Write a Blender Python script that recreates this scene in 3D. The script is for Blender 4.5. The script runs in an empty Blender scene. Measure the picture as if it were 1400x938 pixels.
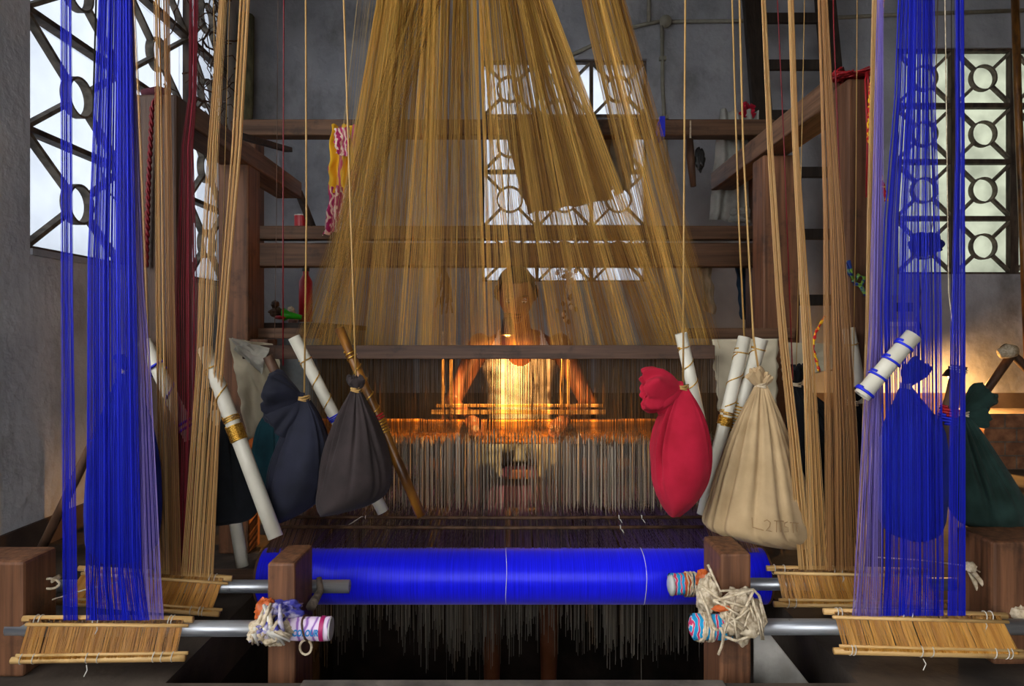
import bpy, math, random
import numpy as np
from mathutils import Vector, Matrix, noise

random.seed(7)
rng = np.random.default_rng(11)
S = bpy.context.scene
C = S.collection

# ------------------------------------------------------------------ camera, sky, lights, exposure
F, CZ, HY = 933.33, 0.80, 460.0            # 24 mm lens on a 1400 px wide frame, eye 0.8 m above the floor


def P(px, py, Y):
    """The point at depth Y seen at photograph pixel px, py."""
    return Vector(((px - 700.0) * Y / F, Y, CZ + (HY - py) * Y / F))


cam_data = bpy.data.cameras.new('camera')
cam_data.lens = 24.0
cam_data.sensor_width = 36.0
cam_data.shift_y = -9.0 / 1400.0
cam_data.clip_start = 0.05
cam = bpy.data.objects.new('camera', cam_data)
cam.location = (0, 0, CZ)
cam.rotation_euler = (math.pi / 2, 0, 0)
C.objects.link(cam)
S.camera = cam

w = bpy.data.worlds.new('overcast_sky')
S.world = w
w.use_nodes = True
bg = w.node_tree.nodes['Background']
bg.inputs[0].default_value = (0.95, 0.97, 1.0, 1)
bg.inputs[1].default_value = 5.0

S.view_settings.view_transform = 'Standard'
S.view_settings.look = 'None'
S.view_settings.exposure = 0.55
S.view_settings.gamma = 1.0
S.view_settings.use_curve_mapping = False
S.cycles.max_bounces = 8
S.cycles.transparent_max_bounces = 24
S.cycles.sample_clamp_indirect = 6.0


# ------------------------------------------------------------------ helpers
def lin(h):
    h = h.lstrip('#')
    v = [int(h[i:i + 2], 16) / 255 for i in (0, 2, 4)]
    return tuple(x / 12.92 if x <= 0.04045 else ((x + 0.055) / 1.055) ** 2.4 for x in v)


class MB:
    def __init__(s):
        s.v, s.f = [], []

    def add(s, vs, fs):
        o = len(s.v)
        s.v.extend([tuple(p) for p in vs])
        s.f.extend([tuple(i + o for i in f) for f in fs])
        return s

    def box(s, lo, hi):
        x0, y0, z0 = lo
        x1, y1, z1 = hi
        return s.add([(x0, y0, z0), (x1, y0, z0), (x1, y1, z0), (x0, y1, z0), (x0, y0, z1), (x1, y0, z1), (x1, y1, z1), (x0, y1, z1)],
                     [(0, 3, 2, 1), (4, 5, 6, 7), (0, 1, 5, 4), (1, 2, 6, 5), (2, 3, 7, 6), (3, 0, 4, 7)])

    def bar(s, a, b, w_, h_, up=(0, 0, 1)):
        """a box from a to b, w_ wide and h_ along up"""
        a, b = Vector(a), Vector(b)
        d = (b - a).normalized()
        up = Vector(up)
        if abs(d.dot(up)) > 0.98:
            up = Vector((0, 1, 0))
        sx = d.cross(up).normalized()
        u = sx.cross(d).normalized()
        vs = []
        for p in (a, b):
            for i, j in ((-1, -1), (1, -1), (1, 1), (-1, 1)):
                vs.append(p + sx * (w_ / 2 * i) + u * (h_ / 2 * j))
        return s.add(vs, [(0, 1, 2, 3), (7, 6, 5, 4), (0, 4, 5, 1), (1, 5, 6, 2), (2, 6, 7, 3), (3, 7, 4, 0)])

    def tube(s, pts, r, n=8, cap=True, closed=False, flat=1.0):
        pts = [Vector(p) for p in pts]
        k = len(pts)
        rr = r if hasattr(r, '__len__') else [r] * k
        vs, fs = [], []
        prev = None
        for i, p in enumerate(pts):
            if closed:
                d = pts[(i + 1) % k] - pts[i - 1]
            else:
                d = pts[min(i + 1, k - 1)] - pts[max(i - 1, 0)]
            d = d.normalized() if d.length > 1e-9 else Vector((0, 0, 1))
            if prev is None:
                up = Vector((0, 1, 0)) if abs(d.y) < 0.9 else Vector((1, 0, 0))
                a = d.cross(up).normalized()
            else:
                a = (prev - d * prev.dot(d))
                a = a.normalized() if a.length > 1e-6 else d.orthogonal().normalized()
            prev = a
            b = d.cross(a)
            for j in range(n):
                t = 2 * math.pi * j / n
                vs.append(p + a * (math.cos(t) * rr[i]) + b * (math.sin(t) * rr[i] * flat))
        m = k if closed else k - 1
        for i in range(m):
            for j in range(n):
                i2 = (i + 1) % k
                fs.append((i * n + j, i2 * n + j, i2 * n + (j + 1) % n, i * n + (j + 1) % n))
        if cap and not closed:
            fs.append(tuple(range(n)))
            fs.append(tuple(reversed(range((k - 1) * n, k * n))))
        return s.add(vs, fs)

    def pipe(s, a, b, r, t=0.003, n=20):
        """hollow tube with open ends"""
        a, b = Vector(a), Vector(b)
        d = (b - a).normalized()
        u = d.orthogonal().normalized()
        v = d.cross(u)
        vs = []
        for p, q in ((a, r), (b, r), (b, r - t), (a, r - t)):
            for j in range(n):
                an = 2 * math.pi * j / n
                vs.append(p + u * (math.cos(an) * q) + v * (math.sin(an) * q))
        fs = []
        for k in range(4):
            k2 = (k + 1) % 4
            for j in range(n):
                fs.append((k * n + j, k * n + (j + 1) % n, k2 * n + (j + 1) % n, k2 * n + j))
        return s.add(vs, fs)

    def grid(s, fn, nu, nv, wrap=False):
        vs = [fn(i / (nu if wrap else nu - 1), j / (nv - 1)) for j in range(nv) for i in range(nu)]
        fs = []
        for j in range(nv - 1):
            for i in range(nu if wrap else nu - 1):
                i2 = (i + 1) % nu
                fs.append((j * nu + i, j * nu + i2, (j + 1) * nu + i2, (j + 1) * nu + i))
        return s.add(vs, fs)

    def ball(s, c, r, n=12, m=8):
        c = Vector(c)
        r = Vector(r) if hasattr(r, '__len__') else Vector((r, r, r))

        def fn(u, v):
            a, b = 2 * math.pi * u, math.pi * (v * 0.998 + 0.001)
            return (c.x + r.x * math.cos(a) * math.sin(b), c.y + r.y * math.sin(a) * math.sin(b), c.z + r.z * math.cos(b))
        s.grid(fn, n, m, True)
        return s

    def build(s, name, mat, parent=None, smooth=False, bevel=0, solid=0, kind=None, label=None):
        me = bpy.data.meshes.new(name)
        me.from_pydata(s.v, [], s.f)
        me.materials.append(mat)
        if smooth:
            me.polygons.foreach_set('use_smooth', [True] * len(me.polygons))
        me.update()
        return link(name, me, parent, bevel, solid, kind, label)


def link(name, me, parent=None, bevel=0, solid=0, kind=None, label=None):
    o = bpy.data.objects.new(name, me)
    C.objects.link(o)
    if parent is not None:
        o.parent = parent
        o.matrix_parent_inverse = Matrix.Translation(-world_loc(parent))
    if solid:
        m = o.modifiers.new('solid', 'SOLIDIFY')
        m.thickness = solid
        m.offset = 0
    if bevel:
        m = o.modifiers.new('bevel', 'BEVEL')
        m.width = bevel
        m.segments = 2
        m.limit_method = 'ANGLE'
    if kind:
        o['kind'] = kind
    if label:
        o['label'] = label
    return o


def world_loc(o):
    return Vector(o['_loc']) if '_loc' in o else Vector((0, 0, 0))


def tag(o, label, cat, group=None):
    o['label'] = label
    o['category'] = cat
    if group:
        o['group'] = group
    return o


def thing(name, label, cat, loc=(0, 0, 0), group=None):
    o = bpy.data.objects.new(name, None)
    o.empty_display_size = 0.05
    o.location = loc
    o['_loc'] = tuple(loc)
    C.objects.link(o)
    return tag(o, label, cat, group)


def struct(name, mb, mat, parent=None, **k):
    o = mb.build(name, mat, parent, **k)
    if parent is None:
        o['kind'] = 'structure'
    return o


def strands(paths, r, name, mat, parent=None, kind=None, axis='z', tone=None):
    """Many thin three-sided threads as one mesh; paths is an array N x K x 3."""
    p = np.asarray(paths, dtype=float)
    n, k, _ = p.shape
    r = np.broadcast_to(np.asarray(r, dtype=float).reshape(-1, 1), (n, k)) if np.ndim(r) <= 1 else r
    ang = rng.uniform(0, 2 * math.pi, n)
    vs = np.zeros((n, k, 3, 3))
    for j in range(3):
        a = ang + j * 2 * math.pi / 3
        off = np.zeros((n, 3))
        if axis == 'z':
            off[:, 0], off[:, 1] = np.cos(a), np.sin(a)
        elif axis == 'y':
            off[:, 0], off[:, 2] = np.cos(a), np.sin(a)
        else:
            off[:, 1], off[:, 2] = np.cos(a), np.sin(a)
        vs[:, :, j, :] = p + off[:, None, :] * r[:, :, None]
    base = (np.arange(n)[:, None, None] * (k * 3) + np.arange(k - 1)[None, :, None] * 3)
    j = np.arange(3)[None, None, :]
    j2 = (j + 1) % 3
    fs = np.stack([base + j, base + j2, base + 3 + j2, base + 3 + j], axis=-1).reshape(-1, 4)
    me = bpy.data.meshes.new(name)
    vv = vs.reshape(-1, 3)
    me.vertices.add(len(vv))
    me.vertices.foreach_set('co', vv.ravel())
    me.loops.add(fs.size)
    me.loops.foreach_set('vertex_index', fs.ravel().astype(np.int32))
    me.polygons.add(len(fs))
    me.polygons.foreach_set('loop_start', (np.arange(len(fs)) * 4).astype(np.int32))
    me.update(calc_edges=True)
    if tone is None:
        tone = rng.uniform(0, 1, n)
    at = me.attributes.new('tone', 'FLOAT', 'POINT')
    at.data.foreach_set('value', np.repeat(np.clip(tone, 0, 1), k * 3).astype(np.float32))
    me.materials.append(mat)
    return link(name, me, parent, kind=kind)


# ------------------------------------------------------------------ materials
def nodes(name):
    m = bpy.data.materials.new(name)
    m.use_nodes = True
    t = m.node_tree
    return m, t, t.nodes['Principled BSDF'], t.nodes['Material Output']


def N(t, kind, **k):
    n = t.nodes.new(kind)
    for a, b in k.items():
        if a.startswith('i_'):
            n.inputs[a[2:].replace('_', ' ')].default_value = b
        else:
            setattr(n, a, b)
    return n


def coords(t, scale=(1, 1, 1)):
    tc = N(t, 'ShaderNodeTexCoord')
    mp = N(t, 'ShaderNodeMapping')
    mp.inputs['Scale'].default_value = scale
    t.links.new(tc.outputs['Object'], mp.inputs['Vector'])
    return mp.outputs['Vector']


def ramp(t, fac, stops):
    r = N(t, 'ShaderNodeValToRGB')
    e = r.color_ramp.elements
    while len(e) < len(stops):
        e.new(0.5)
    for x, (p, c) in zip(e, stops):
        x.position = p
        x.color = (*c, 1)
    t.links.new(fac, r.inputs[0])
    return r.outputs[0]


def noise_mat(name, c1, c2, scale=(8, 8, 8), rough=0.7, detail=6, bump=0.2, bdist=0.004, bscale=None, metallic=0.0, spec=0.3, lo=0.35, hi=0.65, sheen=0.0, extra=None):
    m, t, b, out = nodes(name)
    n = N(t, 'ShaderNodeTexNoise')
    n.inputs['Scale'].default_value = 1
    n.inputs['Detail'].default_value = detail
    t.links.new(coords(t, scale), n.inputs['Vector'])
    col = ramp(t, n.outputs['Fac'], [(lo, c1), (hi, c2)])
    if extra:                                     # a second, larger stain layer
        c3, sc3, lo3, hi3 = extra
        n3 = N(t, 'ShaderNodeTexNoise')
        n3.inputs['Scale'].default_value = 1
        n3.inputs['Detail'].default_value = 8
        n3.inputs['Roughness'].default_value = 0.65
        t.links.new(coords(t, sc3), n3.inputs['Vector'])
        f3 = ramp(t, n3.outputs['Fac'], [(lo3, (0, 0, 0)), (hi3, (1, 1, 1))])
        mx = N(t, 'ShaderNodeMixRGB')
        t.links.new(f3, mx.inputs[0])
        t.links.new(col, mx.inputs[1])
        mx.inputs[2].default_value = (*c3, 1)
        col = mx.outputs[0]
    t.links.new(col, b.inputs['Base Color'])
    b.inputs['Roughness'].default_value = rough
    b.inputs['Metallic'].default_value = metallic
    b.inputs['Specular IOR Level'].default_value = spec
    if sheen:
        b.inputs['Sheen Weight'].default_value = sheen
    if bump:
        n2 = N(t, 'ShaderNodeTexNoise')
        n2.inputs['Scale'].default_value = 1
        n2.inputs['Detail'].default_value = 8
        t.links.new(coords(t, bscale or tuple(3 * s for s in scale)), n2.inputs['Vector'])
        bp = N(t, 'ShaderNodeBump')
        bp.inputs['Strength'].default_value = bump
        bp.inputs['Distance'].default_value = bdist
        t.links.new(n2.outputs['Fac'], bp.inputs['Height'])
        t.links.new(bp.outputs[0], b.inputs['Normal'])
    return m


def wood(name, c1, c2, axis='z', rough=0.6, dirt=None):
    sc = {'x': (3, 60, 60), 'y': (60, 3, 60), 'z': (60, 60, 3)}[axis]
    return noise_mat(name, lin(c1), lin(c2), sc, rough, 8, 0.5, 0.004, tuple(2 * s for s in sc), lo=0.3, hi=0.72,
                     extra=(lin(dirt or '#2a211a'), (9, 9, 9), 0.55, 0.75))


def thread_mat(name, c1, c2, scale=(420, 420, 1.5), gloss=0.4, trans=0.35, rough=0.4):
    m, t, b, out = nodes(name)
    n = N(t, 'ShaderNodeAttribute')
    n.attribute_name = 'tone'
    col = ramp(t, n.outputs['Fac'], [(0.05, lin(c1)), (0.95, lin(c2))])
    t.links.new(col, b.inputs['Base Color'])
    b.inputs['Roughness'].default_value = rough
    b.inputs['Specular IOR Level'].default_value = gloss
    tr = N(t, 'ShaderNodeBsdfTranslucent')
    t.links.new(col, tr.inputs[0])
    mx = N(t, 'ShaderNodeMixShader')
    mx.inputs[0].default_value = trans
    t.links.new(b.outputs[0], mx.inputs[1])
    t.links.new(tr.outputs[0], mx.inputs[2])
    t.links.new(mx.outputs[0], out.inputs[0])
    return m


def cloth(name, c1, c2=None, weave=900, rough=0.85, sheen=0.04, trans=0.0):
    c2 = c2 or c1
    m = noise_mat(name, lin(c1), lin(c2), (14, 14, 14), rough, 5, 0.0, sheen=sheen, spec=0.15)
    t = m.node_tree
    b = t.nodes['Principled BSDF']
    b.inputs['Sheen Roughness'].default_value = 0.5
    ck = N(t, 'ShaderNodeTexChecker')
    ck.inputs['Scale'].default_value = 1
    t.links.new(coords(t, (weave, weave, weave)), ck.inputs['Vector'])
    n2 = N(t, 'ShaderNodeTexNoise')
    n2.inputs['Scale'].default_value = 1
    n2.inputs['Detail'].default_value = 5
    t.links.new(coords(t, (50, 50, 50)), n2.inputs['Vector'])
    ad = N(t, 'ShaderNodeMath', operation='MULTIPLY_ADD')
    ad.inputs[1].default_value = 0.15
    t.links.new(ck.outputs['Fac'], ad.inputs[0])
    t.links.new(n2.outputs['Fac'], ad.inputs[2])
    bp = N(t, 'ShaderNodeBump')
    bp.inputs['Strength'].default_value = 0.5
    bp.inputs['Distance'].default_value = 0.003
    t.links.new(ad.outputs[0], bp.inputs['Height'])
    t.links.new(bp.outputs[0], b.inputs['Normal'])
    if trans:
        src = b.inputs['Base Color'].links[0].from_socket
        tr = N(t, 'ShaderNodeBsdfTranslucent')
        t.links.new(src, tr.inputs[0])
        mx = N(t, 'ShaderNodeMixShader')
        mx.inputs[0].default_value = trans
        t.links.new(b.outputs[0], mx.inputs[1])
        t.links.new(tr.outputs[0], mx.inputs[2])
        t.links.new(mx.outputs[0], t.nodes['Material Output'].inputs[0])
    return m


def plain(name, c, rough=0.5, metallic=0.0, spec=0.4):
    c = lin(c) if isinstance(c, str) else c
    d = tuple(x * 0.8 for x in c)
    return noise_mat(name, d, c, (30, 30, 30), rough, 4, 0.08, 0.002, metallic=metallic, spec=spec)


def pane_mat(name, tint, clear=0.45, frost=0.45, bumpscale=60):
    """Old patterned glass: part of the daylight passes straight, part is scattered by dirt and pattern."""
    m, t, b, out = nodes(name)
    n = N(t, 'ShaderNodeTexNoise')
    n.inputs['Scale'].default_value = 1
    n.inputs['Detail'].default_value = 7
    t.links.new(coords(t, (7, 7, 7)), n.inputs['Vector'])
    col = ramp(t, n.outputs['Fac'], [(0.3, tuple(x * (0.93 if clear > 0.5 else 0.75) for x in lin(tint))), (0.62, lin(tint))])
    tp = N(t, 'ShaderNodeBsdfTransparent')
    t.links.new(col, tp.inputs[0])
    tr = N(t, 'ShaderNodeBsdfTranslucent')
    t.links.new(col, tr.inputs[0])
    gl = N(t, 'ShaderNodeBsdfGlossy')
    gl.inputs['Roughness'].default_value = 0.2
    vo = N(t, 'ShaderNodeTexVoronoi')
    vo.inputs['Scale'].default_value = 1
    t.links.new(coords(t, (bumpscale,) * 3), vo.inputs['Vector'])
    bp = N(t, 'ShaderNodeBump')
    bp.inputs['Strength'].default_value = 0.4
    bp.inputs['Distance'].default_value = 0.003
    t.links.new(vo.outputs['Distance'], bp.inputs['Height'])
    t.links.new(bp.outputs[0], gl.inputs['Normal'])
    m1 = N(t, 'ShaderNodeMixShader')
    m1.inputs[0].default_value = 1 - clear
    t.links.new(tp.outputs[0], m1.inputs[1])
    t.links.new(tr.outputs[0], m1.inputs[2])
    m2 = N(t, 'ShaderNodeMixShader')
    m2.inputs[0].default_value = 0.06
    t.links.new(m1.outputs[0], m2.inputs[1])
    t.links.new(gl.outputs[0], m2.inputs[2])
    t.links.new(m2.outputs[0], out.inputs[0])
    return m


M = {}
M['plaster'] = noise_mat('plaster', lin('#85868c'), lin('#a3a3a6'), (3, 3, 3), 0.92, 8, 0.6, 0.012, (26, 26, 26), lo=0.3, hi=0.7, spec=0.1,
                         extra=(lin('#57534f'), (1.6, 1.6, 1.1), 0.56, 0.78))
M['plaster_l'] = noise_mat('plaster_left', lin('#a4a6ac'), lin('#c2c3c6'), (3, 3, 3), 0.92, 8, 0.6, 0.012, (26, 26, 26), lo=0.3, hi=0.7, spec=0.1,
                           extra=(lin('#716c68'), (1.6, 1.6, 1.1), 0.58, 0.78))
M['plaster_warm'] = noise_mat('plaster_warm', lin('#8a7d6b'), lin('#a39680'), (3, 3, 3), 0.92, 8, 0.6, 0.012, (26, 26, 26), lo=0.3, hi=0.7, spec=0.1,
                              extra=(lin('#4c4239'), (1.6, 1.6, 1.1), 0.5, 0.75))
M['dado'] = noise_mat('dado_paint', lin('#3a2e28'), lin('#54453b'), (5, 5, 5), 0.85, 8, 0.5, 0.006)
M['floor'] = noise_mat('floor_concrete', lin('#2c2621'), lin('#54493e'), (4, 4, 4), 0.8, 8, 0.5, 0.006, (30, 30, 30))
M['pit'] = noise_mat('pit_earth', lin('#1c1815'), lin('#332b25'), (6, 6, 6), 0.95, 8, 0.6, 0.01)
M['ceiling'] = noise_mat('ceiling_boards', lin('#4a463f'), lin('#6b655a'), (2, 2, 2), 0.9, 5, 0.3)
M['iron'] = noise_mat('rusty_iron', lin('#4a443d'), lin('#756b5e'), (20, 20, 20), 0.8, 7, 0.5, 0.003, spec=0.2)
M['winframe'] = noise_mat('window_timber', lin('#2c241f'), lin('#54463a'), (20, 20, 6), 0.8, 7, 0.5, 0.003)
M['pane_w'] = pane_mat('clear_pane', '#a8abaf', clear=0.6)
M['pane_g'] = pane_mat('figured_pane', '#9fa196', clear=0.4, bumpscale=45)
M['wood_d'] = wood('dark_loom_timber', '#462c1c', '#704c34', 'z')
M['wood_dx'] = wood('dark_loom_timber_x', '#46301f', '#70513a', 'x')
M['wood_dy'] = wood('dark_loom_timber_y', '#4a3424', '#7d5b42', 'y')
M['wood_near'] = wood('near_post_timber', '#4c301f', '#80563a', 'z', dirt='#332318')
M['wood_dk'] = wood('unlit_post_timber', '#33231a', '#553c2c', 'z')  # darker copy of the loom timber, near left post's unlit front put into its colour
M['wood_blk'] = wood('black_timber', '#241c17', '#43352a', 'x')
M['wood_lad'] = wood('ladder_timber', '#1d1713', '#352a22', 'z')
M['bamboo'] = wood('bamboo', '#b08345', '#dcb67a', 'x', rough=0.4, dirt='#8a6534')
M['bamboo_d'] = noise_mat('dark_bamboo', lin('#482a10'), lin('#8a5a20'), (25, 25, 6), 0.35, 6, 0.3, 0.002, extra=(lin('#2a1a0e'), (14, 14, 5), 0.5, 0.7))
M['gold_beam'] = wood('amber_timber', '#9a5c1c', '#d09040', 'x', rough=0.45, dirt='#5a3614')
M['stick'] = noise_mat('dark_stick', lin('#3a261a'), lin('#5e4330'), (40, 40, 8), 0.6, 6, 0.3, 0.002)
M['pvc'] = noise_mat('pvc', lin('#bcb6a4'), lin('#d2ccbb'), (6, 6, 6), 0.4, 6, 0.05, 0.001, spec=0.4, extra=(lin('#a59c86'), (18, 18, 10), 0.62, 0.8))
M['steel'] = noise_mat('pipe_steel', lin('#8d9095'), lin('#c2c4c6'), (4, 60, 60), 0.36, 6, 0.1, 0.001, metallic=0.7, extra=(lin('#4a443e'), (30, 30, 30), 0.66, 0.76))
M['conduit'] = plain('conduit_paint', '#8a8576', 0.6)
M['gold'] = thread_mat('harness_cord', '#9a6818', '#ffd068', (260, 260, 1.2), 0.5, 0.3)
M['goldpale'] = thread_mat('pale_harness_cord', '#a88a55', '#d8c190', (260, 260, 1.2), 0.4, 0.3)
M['zari'] = thread_mat('zari_yarn', '#c08a44', '#f4cd8c', (500, 500, 1.0), 0.5, 0.3)
M['zari_b'] = thread_mat('brown_yarn', '#96683c', '#cf9a60', (500, 500, 1.0), 0.4, 0.3)
M['zari_h'] = thread_mat('frame_yarn', '#b87820', '#e2a446', (320, 8, 8), 0.5, 0.2)
M['blue'] = thread_mat('blue_yarn', '#0810b4', '#2234e6', (500, 500, 1.0), 0.4, 0.35)
M['lav'] = thread_mat('lavender_yarn', '#6a55b4', '#a692dc', (500, 500, 30), 0.5, 0.35)
M['red'] = thread_mat('crimson_yarn', '#6e1622', '#a3283a', (500, 500, 1.0), 0.4, 0.35)
M['redcord'] = thread_mat('red_cord', '#6a0f18', '#a51f2b', (200, 200, 60), 0.3, 0.1)
M['leash'] = thread_mat('leash_cord', '#2c2118', '#7a5c36', (420, 420, 2), 0.4, 0.25)
M['fuzz'] = thread_mat('knot_ends', '#5a4a36', '#a08a64', (300, 300, 300), 0.3, 0.4)
M['rod'] = thread_mat('grey_leash_rod', '#26221e', '#b8ab96', (300, 300, 3), 0.5, 0.05)
M['lingo'] = thread_mat('dark_weight', '#4a4742', '#b0a898', (300, 300, 3), 0.4, 0.02)
M['warp'] = thread_mat('violet_warp', '#2c1a46', '#5d4478', (420, 3, 3), 0.5, 0.2)
M['cord'] = thread_mat('tan_cord', '#b08a50', '#dbb87e', (200, 200, 90), 0.3, 0.15)
M['twine'] = noise_mat('twine', lin('#a89476'), lin('#d8c8ac'), (90, 90, 90), 0.9, 6, 0.6, 0.002)
M['string'] = plain('white_string', '#cfc9bd', 0.85)
M['rope_y'] = noise_mat('yellow_rope', lin('#b3171c'), lin('#e3b21c'), (60, 60, 60), 0.8, 2, 0.3, lo=0.48, hi=0.52)
M['rope_g'] = noise_mat('green_rope', lin('#22387a'), lin('#7aa53a'), (60, 60, 60), 0.8, 2, 0.3, lo=0.45, hi=0.55)
M['goldwrap'] = noise_mat('gold_winding', lin('#9a6a1e'), lin('#e2b552'), (300, 300, 300), 0.3, 3, 0.2, 0.001, metallic=0.8)
M['bluewrap'] = plain('blue_winding', '#1524c8', 0.5)
M['c_brown'] = cloth('charcoal_brown_cloth', '#292221', '#352c2b')
M['c_navy'] = cloth('navy_cloth', '#151620', '#1e1f2d', rough=0.65)
M['c_red'] = cloth('red_cloth', '#971428', '#aa1a32')
M['c_tan'] = cloth('tan_canvas', '#a68c66', '#b89d76')
M['c_teal'] = cloth('teal_cloth', '#0f2a31', '#183f47')
M['c_black'] = cloth('black_cloth', '#101214', '#1a1c1f')
M['c_green'] = cloth('green_black_cloth', '#182822', '#283e38')
M['c_blue'] = cloth('blue_cloth', '#14207a', '#1d2ea0')
M['c_grey'] = cloth('pale_grey_cloth', '#9a9890', '#b5b3aa', trans=0.1)
M['c_beige'] = cloth('beige_cloth', '#7a6146', '#9a7d5c', trans=0.25)
M['c_white'] = cloth('white_vest', '#c9c0b8', '#ddd6d0', trans=0.15)
M['c_lungi'] = cloth('checked_wrap', '#4a5560', '#6b7580')
M['paper'] = noise_mat('brown_paper', lin('#a3977e'), lin('#bfb398'), (6, 6, 6), 0.85, 6, 0.4, 0.004)
M['skin'] = noise_mat('skin', lin('#6a3f28'), lin('#80503a'), (12, 12, 12), 0.5, 5, 0.1, 0.001, spec=0.4)
M['hair'] = noise_mat('hair', lin('#15110f'), lin('#2c2622'), (120, 120, 40), 0.6, 5, 0.6, 0.003)
M['dark'] = plain('dark_plastic', '#1b1918', 0.5)
M['eye'] = plain('eye_white', '#d8d2c8', 0.3)
M['lip'] = plain('lip', '#5a2f26', 0.5)
M['green_p'] = plain('green_plastic', '#2fb81e', 0.4)
M['red_p'] = plain('red_plastic', '#a81820', 0.4)
M['pink_p'] = plain('pale_pink_plaster', '#c9a090', 0.6)
M['stone'] = noise_mat('pale_stone', lin('#8d887f'), lin('#b3aea4'), (12, 12, 12), 0.9, 8, 0.7, 0.006)
M['sill_d'] = noise_mat('worn_kerb', lin('#4a443d'), lin('#6a6258'), (12, 12, 12), 0.9, 8, 0.7, 0.006)
M['brick'] = noise_mat('brick', lin('#6e4a34'), lin('#94694a'), (18, 18, 18), 0.9, 8, 0.7, 0.005)
M['mortar'] = noise_mat('mortar', lin('#5a4e44'), lin('#7a6c5e'), (18, 18, 18), 0.95, 8, 0.7, 0.005)


def patterned(name, base, stops, scale, distort=6.0, band='X'):
    m, t, b, out = nodes(name)
    wv = N(t, 'ShaderNodeTexWave')
    wv.bands_direction = band
    wv.inputs['Scale'].default_value = 1
    wv.inputs['Distortion'].default_value = distort
    wv.inputs['Detail'].default_value = 2
    wv.inputs['Detail Scale'].default_value = 1.2
    t.links.new(coords(t, scale), wv.inputs['Vector'])
    col = ramp(t, wv.outputs['Fac'], stops)
    t.links.new(col, b.inputs['Base Color'])
    b.inputs['Roughness'].default_value = 0.8
    return m


M['sari'] = patterned('magenta_print', None, [(0.3, lin('#b02060')), (0.55, lin('#c8306c')), (0.7, lin('#ecd2c0'))], (14, 14, 14), 9)
M['sariy'] = patterned('yellow_print', None, [(0.45, lin('#e0a80c')), (0.7, lin('#eac02a')), (0.85, lin('#c44468'))], (5, 5, 5), 5)
M['plasticwrap'] = patterned('printed_plastic_violet', None, [(0.3, lin('#d9c6d8')), (0.75, lin('#cbb0cf')), (0.92, lin('#8d5fa8'))], (16, 16, 16), 5)
M['magenta'] = plain('magenta_print_band', '#a3205c', 0.35)
M['plasticblue'] = patterned('printed_plastic_blue', None, [(0.35, lin('#1190c4')), (0.6, lin('#2ba7d2')), (0.72, lin('#e0ded8')), (0.88, lin('#c62c5c'))], (22, 22, 22), 6)
M['plasticorange'] = plain('orange_plastic', '#c8602a', 0.4)
M['cellophane'] = plain('grey_cellophane', '#b9b9b4', 0.25)
M['rag'] = noise_mat('violet_rag', lin('#3c3a8e'), lin('#cfc6cf'), (22, 22, 22), 0.9, 5, 0.6, 0.004, lo=0.42, hi=0.58)
M['print'] = plain('cyan_print', '#157fc0', 0.4)
M['ink'] = plain('brown_stencil_ink', '#93734d', 0.9)


def roll_material():
    m, t, b, out = nodes('wound_blue_silk')
    n = N(t, 'ShaderNodeTexNoise')
    n.inputs['Scale'].default_value = 1
    n.inputs['Detail'].default_value = 4
    t.links.new(coords(t, (600, 6, 6)), n.inputs['Vector'])
    col = ramp(t, n.outputs['Fac'], [(0.3, (0.003, 0.004, 0.55)), (0.7, (0.012, 0.014, 1.0))])
    t.links.new(col, b.inputs['Base Color'])
    b.inputs['Roughness'].default_value = 0.3
    b.inputs['Specular IOR Level'].default_value = 0.45
    b.inputs['Specular Tint'].default_value = (0.35, 0.35, 1, 1)
    b.inputs['Sheen Weight'].default_value = 0.3
    b.inputs['Sheen Tint'].default_value = (0.5, 0.4, 1, 1)
    bp = N(t, 'ShaderNodeBump')
    bp.inputs['Strength'].default_value = 0.35
    bp.inputs['Distance'].default_value = 0.001
    t.links.new(n.outputs['Fac'], bp.inputs['Height'])
    t.links.new(bp.outputs[0], b.inputs['Normal'])
    return m


M['roll'] = roll_material()


def filament_material():
    m, t, b, out = nodes('glowing_filament')
    e = N(t, 'ShaderNodeEmission')
    e.inputs[0].default_value = (1.0, 0.55, 0.14, 1)
    e.inputs[1].default_value = 12
    t.links.new(e.outputs[0], out.inputs[0])
    return m


M['filament'] = filament_material()


def bulb_glass():
    m, t, b, out = nodes('bulb_glass')
    tp = N(t, 'ShaderNodeBsdfTransparent')
    tp.inputs[0].default_value = (1, 0.93, 0.8, 1)
    gl = N(t, 'ShaderNodeBsdfGlossy')
    gl.inputs['Roughness'].default_value = 0.05
    mx = N(t, 'ShaderNodeMixShader')
    mx.inputs[0].default_value = 0.12
    t.links.new(tp.outputs[0], mx.inputs[1])
    t.links.new(gl.outputs[0], mx.inputs[2])
    t.links.new(mx.outputs[0], out.inputs[0])
    return m


M['bulb'] = bulb_glass()

# ------------------------------------------------------------------ room shell
XL, XR, YB, YF, ZC = -1.80, 4.40, 4.60, -2.2, 4.10
PX, PY0, PY1, PD = 0.80, 1.575, 3.05, -0.80           # the loom pit in the floor


def wall_with_holes(name, plane, c0, c1, u0, u1, z0, z1, holes, mat):
    """plane 'x' or 'y'; c0..c1 the wall's thickness; holes = [(ua, ub, za, zb)] left free, not overlapping in u"""
    mb = MB()

    def blk(a, b, p, q):
        if b - a < 1e-4 or q - p < 1e-4:
            return
        if plane == 'x':
            mb.box((min(c0, c1), a, p), (max(c0, c1), b, q))
        else:
            mb.box((a, min(c0, c1), p), (b, max(c0, c1), q))
    u = u0
    for ua, ub, za, zb in sorted(holes):
        blk(u, ua, z0, z1)
        blk(ua, ub, z0, za)
        blk(ua, ub, zb, z1)
        u = ub
    blk(u, u1, z0, z1)
    return struct(name, mb, mat)


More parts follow.
